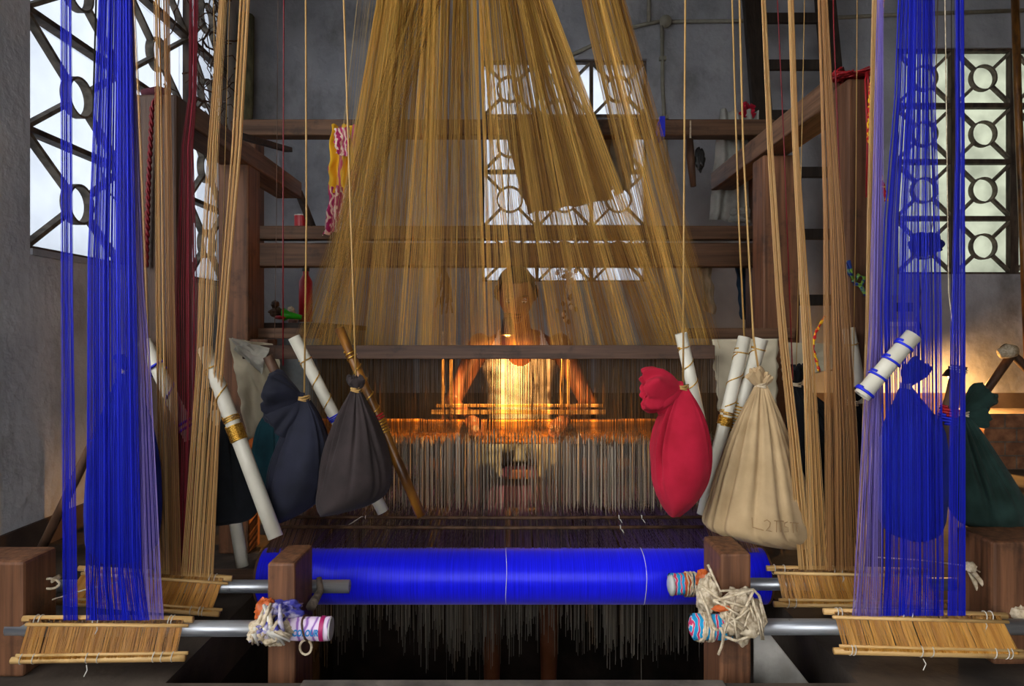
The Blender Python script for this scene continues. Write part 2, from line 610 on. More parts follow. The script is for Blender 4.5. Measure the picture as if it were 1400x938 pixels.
LW = dict(y=(2.55, 3.2, 3.85, 4.33), z=(1.13, 1.58, 2.03, 2.48, 2.93))
MW = dict(x=(-0.20, 0.17, 0.54, 0.91), z=(1.17, 1.545, 1.92, 2.295, 2.67))
RW = dict(x=(2.60, 3.00, 3.40, 3.80), z=(1.22, 1.60, 1.985, 2.365, 2.745))
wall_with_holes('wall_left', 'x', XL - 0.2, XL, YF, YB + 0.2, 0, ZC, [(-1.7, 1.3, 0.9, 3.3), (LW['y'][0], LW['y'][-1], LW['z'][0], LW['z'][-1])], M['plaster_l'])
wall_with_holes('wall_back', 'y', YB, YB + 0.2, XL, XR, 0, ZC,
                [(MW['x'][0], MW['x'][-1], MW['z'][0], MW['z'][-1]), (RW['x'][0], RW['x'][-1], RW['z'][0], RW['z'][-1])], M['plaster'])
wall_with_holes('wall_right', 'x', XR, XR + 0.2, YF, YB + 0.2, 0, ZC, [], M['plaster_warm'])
wall_with_holes('wall_front', 'y', YF - 0.2, YF, XL - 0.2, XR + 0.2, 0, ZC, [(-0.9, 0.9, 0, 2.4)], M['plaster'])
struct('ceiling', MB().box((XL - 0.2, YF - 0.2, ZC), (XR + 0.2, YB + 0.2, ZC + 0.15)), M['ceiling'])
fl = MB()
fl.box((XL - 0.2, YF - 1.5, -0.15), (XR + 0.2, PY0, 0))
fl.box((XL - 0.2, PY1, -0.15), (XR + 0.2, YB + 0.2, 0))
fl.box((XL - 0.2, PY0, -0.15), (-PX, PY1, 0))
fl.box((PX, PY0, -0.15), (XR + 0.2, PY1, 0))
struct('floor', fl, M['floor'])
pit = MB()
pit.box((-PX - 0.1, PY0 - 0.1, PD - 0.1), (PX + 0.1, PY1 + 0.1, PD))
pit.box((-PX - 0.1, PY0 - 0.1, PD), (-PX, PY1 + 0.1, -0.15))
pit.box((PX, PY0 - 0.1, PD), (PX + 0.1, PY1 + 0.1, -0.15))
pit.box((-PX, PY1, PD), (PX, PY1 + 0.1, -0.15))
pit.box((-PX, PY0 - 0.1, PD), (PX, PY0, -0.15))
struct('trim_1', pit, M['pit'])
struct('trim_2', MB().box((-0.485, PY0 - 0.03, -0.04), (0.49, PY0 + 0.01, 0.004)), M['sill_d'], bevel=0.004)
struct('baseboard_left', MB().box((XL, YF, 0), (XL + 0.015, YB, 0.10)), M['dado'])
struct('baseboard_back', MB().box((XL + 0.015, YB - 0.012, 0), (XR, YB, 0.42)), M['dado'])


def window(name, plane, c, us, zs, ring_r, pane, bar=0.022, wide=()):
    """Timber/iron window of square cells; every cell carries an iron ring held by four diagonal braces."""
    root = bpy.data.objects.new(name, None)
    root['kind'] = 'structure'
    root['_loc'] = (0, 0, 0)
    C.objects.link(root)
    sgn = -1 if plane == 'x' else 1

    def pt(u, z, d=0.0):
        return Vector((c + sgn * d, u, z)) if plane == 'x' else Vector((u, c + sgn * d, z))
    axis = Vector((1, 0, 0)) if plane == 'x' else Vector((0, 1, 0))
    for i, u in enumerate(us):
        wd = wide[i] if i < len(wide) else bar
        MB().bar(pt(u, zs[0] - 0.02), pt(u, zs[-1] + 0.02), 0.045 if plane == 'x' else wd, wd if plane == 'x' else 0.045, up=(0, 1, 0)).build('mullion', M['winframe'], root)
    for z in zs:
        MB().bar(pt(us[0], z), pt(us[-1], z), 0.05, bar).build('transom', M['winframe'], root)
    ring_me = None
    for i in range(len(us) - 1):
        for j in range(len(zs) - 1):
            ua, ub, za, zb = us[i], us[i + 1], zs[j], zs[j + 1]
            cu, cz = (ua + ub) / 2, (za + zb) / 2
            MB().box(*[[min(a, b) for a, b in zip(pt(ua, za, 0.045), pt(ub, zb, 0.049))], [max(a, b) for a, b in zip(pt(ua, za, 0.045), pt(ub, zb, 0.049))]]).build('pane', pane, root)
            mb = MB()
            n = 28
            vs, fs = [], []
            for k in range(n):
                a = 2 * math.pi * k / n
                for rr, dd in ((ring_r, -0.02), (ring_r, 0.02), (ring_r - 0.010, 0.02), (ring_r - 0.010, -0.02)):
                    vs.append(pt(cu + rr * math.cos(a), cz + rr * math.sin(a), dd))
            for k in range(n):
                k2 = (k + 1) % n
                for q in range(4):
                    q2 = (q + 1) % 4
                    fs.append((k * 4 + q, k2 * 4 + q, k2 * 4 + q2, k * 4 + q2))
            mb.add(vs, fs).build('ring', M['iron'], root)
            for uc, zc in ((ua, za), (ub, za), (ub, zb), (ua, zb)):
                d = Vector((uc - cu, zc - cz)).normalized()
                p0, p1 = pt(cu + d.x * (ring_r - 0.004), cz + d.y * (ring_r - 0.004)), pt(uc, zc)
                MB().bar(p0, p1, 0.016, 0.034, up=axis).build('brace', M['iron'], root)
    return root


window('window_1', 'x', XL - 0.03, LW['y'], LW['z'], 0.085, M['pane_w'])
window('window_2', 'y', YB + 0.05, MW['x'], MW['z'], 0.09, M['pane_w'])
window('window_3', 'y', YB + 0.04, RW['x'], RW['z'], 0.088, M['pane_g'], bar=0.03, wide=(0.03, 0.055, 0.055, 0.03))
struct('trim_3', MB().box((XL - 0.16, LW['y'][0], 1.105), (XL + 0.01, LW['y'][-1], 1.13)), M['plaster'])

# overhead timbers, above the picture, that carry the cords
for y_, z_ in ((1.66, 2.62), (1.88, 2.62), (2.48, 2.55)):
    o = MB().box((XL, y_ - 0.05, z_), (XR, y_ + 0.05, z_ + 0.12)).build('overhead_beam', M['wood_dx'], bevel=0.005)
    tag(o, {1.66: 'overhead timber carrying the front yarn bands, nearest of three', 1.88: 'overhead timber carrying the weight bag cords, middle of three',
            2.48: 'overhead timber carrying the golden loom cords, rearmost of three'}[y_], 'beam')

# ------------------------------------------------------------------ loom frame
loom = thing('handloom', 'heavy dark brown timber frame of the handloom behind the bags', 'loom', (0, 2.6, 0))


def post(x0, x1, y0, y1, z1, mat=None, name='post', z0=0.0):
    return MB().box((x0, y0, z0), (x1, y1, z1)).build(name, mat or M['wood_d'], loom, bevel=0.008)


post(-1.11, -0.967, 1.97, 2.07, 1.50, M['wood_dk'])
post(0.967, 1.068, 1.97, 2.06, 1.545, M['wood_d'])
post(-1.08, -0.967, 2.505, 2.625, 1.44, M['wood_near'])
post(0.967, 1.11, 2.63, 2.75, 1.50, M['wood_near'])
post(-1.33, -1.21, 3.22, 3.34, 1.82)
post(1.14, 1.26, 3.22, 3.34, 1.82)
MB().box((-1.075, 2.06, 1.43), (-0.96, 3.12, 1.505)).build('side_rail', M['wood_dy'], loom, bevel=0.006)
MB().box((0.96, 2.05, 1.505), (1.075, 3.30, 1.59)).build('side_rail', M['wood_dy'], loom, bevel=0.006)
MB().box((-1.30, 3.17, 1.735), (1.22, 3.25, 1.81)).build('rear_beam', M['wood_dx'], loom, bevel=0.006)
MB().box((-1.28, 3.17, 1.252), (1.2, 3.24, 1.315)).build('rear_beam', M['wood_dx'], loom, bevel=0.006)
MB().box((-1.28, 3.17, 1.126), (1.2, 3.26, 1.235)).build('rear_beam', M['wood_dx'], loom, bevel=0.006)
MB().box((-1.04, 2.60, 0.792), (-0.74, 2.66, 0.832)).build('cross_bar', M['wood_dx'], loom, bevel=0.004)
MB().box((0.66, 2.60, 0.792), (1.08, 2.66, 0.832)).build('cross_bar', M['wood_dx'], loom, bevel=0.004)
MB().box((-1.03, 2.515, 0.74), (-0.9, 2.62, 0.79)).build('bracket', M['wood_d'], loom, bevel=0.004)
# a short dark lath and clamp on the left side rail, wooden brace below
MB().bar((-1.02, 2.55, 1.55), (-0.98, 3.0, 1.62), 0.03, 0.02).build('lath', M['wood_blk'], loom)
MB().bar(P(408, 262, 3.12), P(430, 318, 3.2), 0.025, 0.025).build('brace', M['wood_blk'], loom)

# ------------------------------------------------------------------ harness: comber board, cords, leashes, weights
harness = thing('loom_harness', 'golden fan of loom cords above a dark perforated board', 'harness', (0, 2.48, 0.75))
HY0, HY1 = 2.40, 2.54
MB().box((-0.93, 2.37, 0.728), (0.70, 2.585, 0.757)).build('comber_board', M['wood_blk'], harness, bevel=0.003)
MB().box((-0.93, 2.352, 0.722), (0.70, 2.37, 0.770)).build('comber_rail', wood('comber_rail_timber', '#3a2a20', '#5e4434', 'x'), harness, bevel=0.003)
MB().box((-0.75, 2.38, 2.50), (0.85, 2.58, 2.56)).build('neck_board', M['wood_blk'], harness)


def xw(px, Y):
    return (px - 700.0) * Y / F


def fan(n, bot, top, rad, name, mat, topy=0.0, boty=470, nb=1, squeeze=0.35, yb=(HY0, HY1)):
    """n straight cords from bottom px range bot to the px range top (at photo row topy), carried on up to the neck board"""
    u = rng.uniform(0, 1, n)
    Yb = rng.uniform(yb[0], yb[1], n)
    Ym = 0.5 * (yb[0] + yb[1])
    xb = (bot[0] + u * (bot[1] - bot[0]) - 700) * Ym / F
    ut = u * (1 - squeeze) + squeeze * (np.floor(u * nb) + 0.5) / nb + rng.normal(0, 0.012, n)
    Yt = Yb * 0.5 + Ym * 0.5
    zt_row = CZ + (HY - topy) * Ym / F
    xt = (top[0] + ut * (top[1] - top[0]) - 700) * Ym / F
    zb = CZ + (HY - boty) * Ym / F - 0.01
    zb = np.full(n, 0.757)
    zt = 2.52
    k = (zt - zb) / (zt_row - zb)
    xe = xb + (xt - xb) * k
    ye = Yb + (Yt - Yb) * k
    path = np.zeros((n, 4, 3))
    sag = rng.normal(0, 0.004, n)
    for i, s in enumerate((0.0, 0.33, 0.66, 1.0)):
        path[:, i, 0] = xb + (xe - xb) * s + sag * math.sin(math.pi * s)
        path[:, i, 1] = Yb + (ye - Yb) * s
        path[:, i, 2] = zb + (zt - zb) * s
    return path


groups = [  # bottom px range, top px range, number
    ((405, 442), (560, 606), 150), ((436, 500), (516, 556), 320), ((502, 566), (540, 600), 300), ((572, 624), (585, 634), 250), ((631, 686), (622, 668), 165),
    ((692, 747), (655, 694), 165), ((753, 809), (684, 718), 260), ((816, 872), (706, 738), 270), ((880, 928), (728, 752), 250),
    ((905, 982), (796, 853), 330)]
paths = np.concatenate([fan(n, b, t, 0.0005, '', None, nb=6, squeeze=0.55) for b, t, n in groups])
lane = (paths[:, 3, 0] - paths[:, 3, 0].min()) * 55.0
tone = 0.5 + 0.32 * np.sin(lane) + 0.22 * np.sin(lane * 2.7 + 1) + rng.normal(0, 0.18, len(paths))
thin = rng.uniform(0.85, 1.2, len(paths))[:, None] * np.array([0.00027, 0.00040, 0.00072, 0.00094])[None, :]
o = strands(paths, thin, 'harness_cords', M['gold'], harness, 'stuff', tone=tone)
pale = fan(14, (436, 452), (486, 510), 0.0005, '', None, nb=2)
strands(pale, 0.0006, 'outer_cords', M['goldpale'], harness, 'stuff')

# leashes below the board
COLS, DEEP = 236, 9
n = COLS * DEEP
px = np.repeat(np.linspace(429, 974, COLS), DEEP)
Yl = np.tile(np.linspace(HY0, HY1, DEEP), COLS) + rng.normal(0, 0.002, n)
x = (px - 700) * 2.47 / F + rng.normal(0, 0.00055, n)
gaps = [(566, 571), (624, 630), (686, 691), (747, 752), (809, 815), (872, 878)]
keep = np.ones(n, bool)
for a, b in gaps:
    keep &= ~((px > a) & (px < b))
x, Yl = x[keep], Yl[keep]
n = len(x)
path = np.zeros((n, 3, 3))
for i, z in enumerate((0.732, 0.62, 0.455)):
    path[:, i, 0] = x + rng.normal(0, 0.0006, n)
    path[:, i, 1] = Yl
    path[:, i, 2] = z
strands(path, 0.00055, 'leashes', M['leash'], harness, 'stuff')
# grey coated leash rods
n2 = 118 * 5
px = np.repeat(np.linspace(431, 972, 118), 5)
x2 = (px - 700) * 2.47 / F + rng.normal(0, 0.0009, n2)
Y2 = np.tile(np.linspace(HY0, HY1, 5), 118) + rng.normal(0, 0.004, n2)
zt = 0.435 + rng.normal(0, 0.012, n2)
zb = 0.178 + rng.normal(0, 0.006, n2)
path = np.zeros((n2, 4, 3))
rr = np.zeros((n2, 4))
for i, s in enumerate((0, 0.03, 0.93, 1.0)):
    path[:, i, 0] = x2 + (0 if i < 2 else rng.normal(0, 0.001, n2))
    path[:, i, 1] = Y2
    path[:, i, 2] = zt + (zb - zt) * s
    rr[:, i] = (0.0006, 0.0021, 0.0019, 0.0004)[i]
strands(path, rr, 'leash_rods', M['rod'], harness, 'stuff')
# curled knot ends between them
n3 = 2600
px = rng.uniform(430, 974, n3)
path = np.zeros((n3, 6, 3))
a0 = rng.uniform(0, 2 * math.pi, n3)
da = rng.uniform(0.6, 1.5, n3) * rng.choice([-1, 1], n3)
rad = rng.uniform(0.003, 0.009, n3)
wave = 0.012 * np.sin(px / 23.0) + 0.008 * np.sin(px / 9.0 + 1)
zc = 0.445 + wave + rng.normal(0, 0.016, n3)
yc = rng.uniform(HY0 - 0.02, HY1 + 0.02, n3)
for i in range(6):
    a = a0 + da * i
    path[:, i, 0] = (px - 700) * 2.47 / F + rad * np.cos(a)
    path[:, i, 1] = yc + 0.4 * rad * np.sin(a * 1.3)
    path[:, i, 2] = zc + rad * np.sin(a)
strands(path, 0.0005, 'knot_ends', M['fuzz'], harness, 'stuff')
# dark weights hanging under the warp, into the pit
n4 = 900
px = rng.uniform(432, 968, n4)
path = np.zeros((n4, 3, 3))
xx = (px - 700) * 2.47 / F
zb = -0.27 + 0.05 * np.sin(px / 37.0) + rng.normal(0, 0.05, n4)
for i in range(3):
    path[:, i, 0] = xx + rng.normal(0, 0.001, n4)
    path[:, i, 1] = rng.uniform(HY0, HY1, n4) if i == 0 else path[:, 0, 1]
path[:, 0, 2], path[:, 1, 2], path[:, 2, 2] = 0.165, -0.05, zb
strands(path, 0.0010, 'weights', M['lingo'], harness, 'stuff')

# batten (the swinging sley) lit by the bulb
batten = thing('loom_batten', 'golden lit wooden batten with slim uprights before the weaver', 'batten', (0, 2.72, 0.42))
MB().box((-0.30, 2.705, 0.520), (0.36, 2.725, 0.530)).build('slat', M['bamboo'], batten)
MB().box((-0.32, 2.700, 0.492), (0.37, 2.728, 0.508)).build('slat', M['bamboo'], batten)
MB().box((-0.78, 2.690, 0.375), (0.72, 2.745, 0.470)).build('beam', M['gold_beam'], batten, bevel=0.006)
for px in (606, 617, 768, 777):
    MB().bar(P(px, 492, 2.715), P(px, 585, 2.715), 0.011, 0.011).build('upright', M['bamboo'], batten)
for px in (606, 617, 768, 777):
    MB().tube([P(px, 498, 2.715), (xw(px, 2.715), 2.70, 0.82)], 0.002, 5).build('cord', M['twine'], batten)

# ------------------------------------------------------------------ warp roll and warp
YR, ZR, RR = 2.06, 0.078, 0.0815
roll = thing('warp_roll', 'thick roller wound with glossy royal blue silk', 'roller', (0, YR, ZR))
mb = MB()
N_ = 72


def rollfn(u, v):
    a = -2 * math.pi * u
    xx = -0.745 + 1.50 * v
    return (xx, YR + RR * math.cos(a), ZR + RR * math.sin(a))


mb.grid(rollfn, N_, 3, True)
mb.build('wound_silk', M['roll'], roll, smooth=True)
for xx in (-0.746, 0.756):
    m_ = MB()
    m_.tube([(xx - 0.006, YR, ZR), (xx + 0.006, YR, ZR)], RR * 0.995, 48).build('end_disc', M['wood_d'], roll)
MB().tube([(-1.0, YR, ZR), (1.0, YR, ZR)], 0.02, 16).build('axle', M['wood_dx'], roll)
for px in (692, 884):
    pts = [(xw(px, YR - RR) + 0.0015 * math.sin(3 * a), YR + (RR + 0.0008) * math.cos(a), ZR + (RR + 0.0008) * math.sin(a)) for a in np.linspace(0, 2 * math.pi, 40)[:-1]]
    MB().tube(pts, 0.0009, 5, closed=True).build('tie_string', M['string'], roll)
n = 900
xx = rng.uniform(-0.72, 0.735, n)
path = np.zeros((n, 3, 3))
for i, (y, z) in enumerate(((YR, ZR + RR), (2.47, 0.183), (3.0, 0.23))):
    path[:, i, 0] = xx
    path[:, i, 1] = y
    path[:, i, 2] = z + (rng.normal(0, 0.002, n) if i else 0)
strands(path, 0.0007, 'warp_threads', M['warp'], roll, 'stuff', 'y')
# pinkish warp slips running outside the short posts
for sx in (-1, 1):
    n = 90
    x0 = rng.uniform(0.60, 0.735, n) * sx
    path = np.zeros((n, 2, 3))
    path[:, 0, 0], path[:, 0, 1], path[:, 0, 2] = x0, YR - 0.03, ZR + RR * 0.98
    path[:, 1, 0], path[:, 1, 1], path[:, 1, 2] = x0 * 1.15, 2.6, 0.22
    strands(path, 0.001, 'warp_slip', thread_mat('pink_warp_%s' % ('a' if sx < 0 else 'b'), '#6a4038', '#b08a80', (300, 3, 3)), roll, 'stuff', 'y')

for y_, z_, x0, x1, lab in ((2.20, 0.186, 386, 962, 'slim brown lease stick across the warp, nearer the blue roller'),
                            (2.29, 0.194, 388, 985, 'slim brown lease stick across the warp, nearer the weaver')):
    o = thing('lease_stick', lab, 'stick', (0, y_, z_))
    MB().tube([(xw(x0, y_), y_, z_), (0, y_, z_ - 0.003), (xw(x1, y_), y_, z_)], 0.0058, 8).build('stick', M['stick'], o, smooth=True)
    for px in ((848,) if y_ < 2.25 else (500, 846, 877)):
        c = Vector((xw(px, y_), y_, z_))
        q = [c + Vector((0, 0.0065 * math.cos(a), 0.0065 * math.sin(a))) for a in np.linspace(0, 6.0, 12)]
        MB().tube(q + [c + Vector((-0.012, -0.008, 0.004)), c + Vector((-0.05, -0.03, -0.018))] if px == 500 else q + [c + Vector((0.01, -0.012, -0.016))], 0.0013, 5).build('string_tie', M['string'], o)

# ------------------------------------------------------------------ short front posts
fp = []
for x0, x1, zt, lab in ((-0.592, -0.525, 0.252, 'short square brown post at the left end of the blue roller'),
                        (0.504, 0.579, 0.275, 'short square brown post at the right end of the blue roller')):
    o = tag(MB().box((x0, 1.65, PD), (x1, 1.80, zt)).build('short_post', M['wood_near'], bevel=0.007), lab, 'post')
    fp.append(o)
tag(MB().box((-1.30, 1.60, 0), (-1.145, 1.72, 0.272)).build('outer_post', M['wood_near'], bevel=0.008), 'low dark post at the far left edge with rope tied beside it', 'post')
o = tag(MB().box((1.17, 1.66, 0), (1.36, 1.80, 0.30)).build('outer_post', M['wood_near'], bevel=0.008), 'low brown post at the far right edge behind the tied rope', 'post')

# steel pipes
Z1, Z2 = 0.128, 0.109


def steel_pipe(lab, xa, xb, y, z, r):
    o = thing('steel_pipe', lab, 'pipe', ((xa + xb) / 2, y, z))
    MB().pipe((xa, y, z), (xb, y, z), r, 0.004, 24).build('pipe', M['steel'], o, smooth=True)
    return o


p_l1 = steel_pipe('steel pipe behind the left short post, open end before the blue roll', -1.24, xw(478, 1.835), 1.835, Z1, 0.0175)
p_l2 = steel_pipe('steel pipe before the left short post, end wrapped in printed violet plastic', -1.19, xw(448, 1.62), 1.615, Z2, 0.0185)
p_r1 = steel_pipe('steel pipe behind the right short post, capped in plastic before the blue roll', xw(917, 1.835), 1.26, 1.835, Z1 + 0.006, 0.0165)
p_r2 = steel_pipe('steel pipe before the right short post, end wrapped in bright blue plastic', xw(950, 1.62), 1.22, 1.615, Z2 + 0.004, 0.0185)


# ------------------------------------------------------------------ yarn frames on the pipes
def yarn_frame(lab, TL, TR, BL, BR, Yt, Yb, py_, pz, pr, group='gold yarn frames laid over the steel pipes'):
    """bamboo sticks at top (TL-TR) and bottom (BL-BR) in photo pixels; the yarn goes over the pipe between them"""
    a, b = P(*TL, Yt), P(*TR, Yt)
    c, d = P(*BL, Yb), P(*BR, Yb)
    o = thing('yarn_stretcher', lab, 'frame', tuple((a + b + c + d) / 4), group)
    u = (b - a).normalized()
    st1 = MB().tube([a, (a + b) / 2 + Vector((0, 0, 0.001)), b], [0.0075, 0.0085, 0.008], 10).build('stick', M['bamboo'], o, smooth=True)
    st2 = MB().tube([c, (c + d) / 2, d], [0.008, 0.0085, 0.009], 10).build('stick', M['bamboo'], o, smooth=True)
    up = Vector((0, 0, 1))
    MB().tube([a + u * 0.015 + Vector((0, -0.013, -0.008)), b - u * 0.005 + Vector((0, -0.013, -0.009))], 0.0042, 8).build('lath', M['bamboo'], o, smooth=True)
    MB().tube([c + u * 0.012 + Vector((0, -0.002, 0.0125)), d + u * 0.008 + Vector((0, -0.002, 0.0115))], 0.0042, 8).build('lath', M['bamboo'], o, smooth=True)
    n = 820
    ss = np.sort(rng.uniform(0.05, 0.955, n))
    path = np.zeros((n, 6, 3))
    for i, s in enumerate(ss):
        s2 = s + rng.normal(0, 0.004)
        A, B = a + (b - a) * s, c + (d - c) * s2
        A = A + Vector((0, -0.008, 0.002))
        B = B + Vector((0, -0.006, 0.004))
        path[i] = np.array([tuple(A.lerp(B, k / 5)) for k in range(6)])
    tone = 0.55 + 0.3 * np.sin(ss * 61 + TL[0]) + 0.2 * np.sin(ss * 143) + rng.normal(0, 0.15, n)
    strands(path, rng.uniform(0.0012, 0.0019, n), 'yarn_sheet', M['zari_h'], o, 'stuff', 'x', tone=tone)
    for sto, base, dirn, at in ((st1, a, b - a, (0.06, 0.1, 0.42, 0.47, 0.86, 0.9)), (st2, c, d - c, (0.08, 0.12, 0.45, 0.52, 0.84, 0.88, 0.92))):
        for s in at:
            s += random.uniform(-0.02, 0.02)
            q = base + dirn * s
            pts = [q + Vector((0.002 * math.sin(t), 0.0115 * math.cos(t), 0.0125 * math.sin(t) + (0.004 if base is c else -0.003))) for t in np.linspace(0, 2 * math.pi, 14)[:-1]]
            MB().tube(pts, 0.0011, 5, closed=True).build('string_tie', M['string'], sto)
        s = random.choice((0.45, 0.86))
        q = base + dirn * s + Vector((0, -0.012, -0.008))
        MB().tube([q, q + Vector((0.004, -0.004, -0.010)), q + Vector((-0.003, -0.005, -0.024))], 0.0011, 5).build('string_end', M['string'], sto)
    return o


yarn_frame('gold yarn frame on the rear left pipe, half under blue yarn', (108, 777), (317, 791), (77, 823), (300, 839), 1.822, 1.796, 1.835, Z1, 0.0175)
yarn_frame('gold yarn frame on the front left pipe, lowest at the left', (32, 846), (264, 847), (16, 903), (253, 899), 1.603, 1.578, 1.615, Z2, 0.0185)
yarn_frame('gold yarn frame on the rear right pipe, shaded at its inner end', (1048, 777), (1270, 781), (1058, 826), (1292, 828), 1.822, 1.796, 1.835, Z1 + 0.006, 0.0165)
yarn_frame('gold yarn frame on the front right pipe, lowest at the right', (1126, 836), (1376, 842), (1140, 890), (1402, 896), 1.603, 1.578, 1.615, Z2 + 0.004, 0.0185)


# ------------------------------------------------------------------ yarn bands hanging in front of the loom
def band(lab, rows, Y, n, r, mat, cat='yarn', Yend=None, jit=0.25, group=None, tz=2.64, clump=0.0):
    rows = sorted(rows)
    ys = np.array([q[0] for q in rows], float)
    xl = np.array([q[1] for q in rows], float)
    xr = np.array([q[2] for q in rows], float)
    Ye = Yend if Yend is not None else Y
    k = len(rows)
    u = np.linspace(0, 1, n) + rng.normal(0, jit / n, n)
    if clump:
        u = u + clump * np.sin(u * 2 * math.pi * 4) / (2 * math.pi * 4)
    u = np.clip(u, 0, 1)
    up = tz is not None
    path = np.zeros((n, k + (1 if up else 0), 3))
    dep = rng.normal(0, 0.003, n)
    for i in range(k):
        f = (ys[i] - ys[0]) / (ys[-1] - ys[0])
        Yi = Y + (Ye - Y) * f
        path[:, i + (1 if up else 0), 0] = (xl[i] + u * (xr[i] - xl[i]) - 700) * Yi / F
        path[:, i + (1 if up else 0), 1] = Yi + dep * (1 if i < k - 1 else 0.2)
        path[:, i + (1 if up else 0), 2] = CZ + (HY - ys[i]) * Yi / F
    if up:
        d = path[:, 2] - path[:, 1]
        path[:, 0, 2] = tz
        path[:, 0, 1] = Y
        path[:, 0, 0] = path[:, 1, 0] - d[:, 0] / d[:, 2] * (path[:, 1, 2] - tz) * 0.6
    o = strands(path, rng.uniform(0.8, 1.2, n) * r, 'yarn_band', mat)
    return tag(o, lab, cat, group)


YA, YBk, YE = 1.598, 1.87, 1.808
band('narrow blue yarn strip nearest the left wall', [(0, 84, 98), (400, 85, 100), (848, 86, 106)], YA, 34, 0.0006, M['blue'], Yend=1.592)
band('wide blue yarn sheet hanging before the left window', [(0, 136, 180), (350, 121, 186), (600, 120, 190), (780, 118, 194), (848, 118, 204)], YA, 175, 0.0007, M['blue'], clump=0.6, Yend=1.592)
band('slim lavender yarn band at the right edge of the left blue sheet', [(150, 179, 186), (400, 183, 197), (500, 184, 206), (700, 188, 216), (784, 190, 220), (847, 192, 224)], 1.63, 46, 0.0006, M['lav'], Yend=1.592)
band('gold yarn band over the near left loom post, beside the lavender yarn', [(0, 172, 184), (130, 177, 191), (400, 189, 202), (560, 196, 207), (784, 212, 223)], YBk, 36, 0.0007, M['zari'], Yend=YE, clump=0.9)
band('gold yarn band over the middle of the near left loom post', [(0, 211, 219), (128, 213, 222), (400, 213, 226), (785, 218, 233)], YBk, 27, 0.0007, M['zari'], Yend=YE, clump=0.9)
band('gold yarn band over the near left loom post, beside the crimson yarn', [(0, 223, 232), (135, 225, 234), (400, 227, 239), (786, 232, 248)], YBk, 27, 0.0007, M['zari_b'], Yend=YE, clump=0.9)
band('crimson yarn band falling in front of the near left loom post', [(0, 259, 271), (130, 258, 269), (200, 248, 264), (400, 238, 270), (560, 242, 268), (787, 236, 262)], 1.90, 56, 0.0007, M['red'], Yend=1.83, clump=0.8)
band('gold yarn band before the left window, left one of the slanting pair', [(0, 300, 309), (190, 285, 298), (380, 272, 293), (500, 268, 288), (788, 247, 270)], YBk, 36, 0.0007, M['zari'], Yend=YE, clump=0.9)
band('gold yarn band before the left window, right one of the slanting pair', [(0, 328, 342), (200, 317, 331), (380, 303, 315), (560, 288, 302), (789, 271, 292)], YBk, 39, 0.0007, M['zari'], Yend=YE, clump=0.9)
band('slim gold yarn band leftmost of the three by the right loom post', [(0, 1041, 1047), (200, 1049, 1057), (400, 1060, 1071), (480, 1066, 1079), (600, 1078, 1093), (779, 1092, 1111)], 1.82, 32, 0.0008, M['zari'], Yend=YE, clump=0.9)
band('slim gold yarn band in the middle of three by the right loom post', [(0, 1078, 1085), (200, 1084, 1092), (400, 1094, 1106), (500, 1099, 1114), (779, 1105, 1132)], 1.82, 38, 0.0008, M['zari'], Yend=YE, clump=0.9)
band('broad brown yarn band hanging before the near right loom post', [(0, 1118, 1131), (130, 1122, 1138), (300, 1126, 1152), (450, 1126, 1163), (600, 1128, 1172), (780, 1128, 1179)], 1.82, 84, 0.0008, M['zari_b'], Yend=YE, clump=0.9)
band('tan yarn band between the right loom post and the blue sheet', [(0, 1193, 1200), (130, 1190, 1203), (300, 1186, 1201), (450, 1184, 1200), (600, 1179, 1193), (780, 1168, 1182)], 1.80, 34, 0.0008, M['zari'], Yend=YE, clump=0.9)
band('slim lavender yarn band at the left edge of the right blue sheet', [(60, 1200, 1206), (450, 1190, 1207), (600, 1180, 1205), (780, 1170, 1206), (843, 1165, 1206)], 1.63, 52, 0.0006, M['lav'], Yend=1.592)
band('wide blue yarn sheet hanging before the right window', [(0, 1228, 1277), (130, 1223, 1278), (300, 1208, 1284), (420, 1203, 1287), (600, 1206, 1288), (780, 1205, 1290), (842, 1202, 1290)], YA, 150, 0.00065, M['blue'], clump=0.4, Yend=1.592)
band('narrow blue yarn strip rightmost, hanging before the right window', [(0, 1307, 1318), (200, 1308, 1319), (450, 1301, 1320), (842, 1296, 1320)], YA, 44, 0.0006, M['blue'], Yend=1.592)


# ------------------------------------------------------------------ cords, tubes and weight bags
def cord(lab, pts, r, mat, Y, name='hanging_rope', group=None, top=True):
    if isinstance(Y, tuple):
        q = [P(px, py, Y[0] + (Y[1] - Y[0]) * i / (len(pts) - 1)) for i, (px, py) in enumerate(pts)]
        top = False
    else:
        q = [P(px, py, Y) for px, py in pts]
    if top:
        d = q[0] - q[1]
        q.insert(0, Vector((q[0].x + d.x / max(d.z, 1e-3) * (2.63 - q[0].z) * 0.5, Y, 2.63)))
    o = MB().tube(q, r, 6).build(name, mat, smooth=True)
    return tag(o, lab, 'cord', group)


def winding(a, b, r, t0, t1, turns, mat, parent, wr=0.0016, n=14):
    a, b = Vector(a), Vector(b)
    d = (b - a)
    dn = d.normalized()
    u = dn.orthogonal().normalized()
    v = dn.cross(u)
    k = int(turns * n) + 1
    pts = []
    for i in range(k):
        s = i / (k - 1)
        an = 2 * math.pi * turns * s
        pts.append(a + d * (t0 + (t1 - t0) * s) + u * math.cos(an) * (r + wr * 0.5) + v * math.sin(an) * (r + wr * 0.5))
    MB().tube(pts, wr, 5).build('thread_winding', mat, parent, smooth=True)


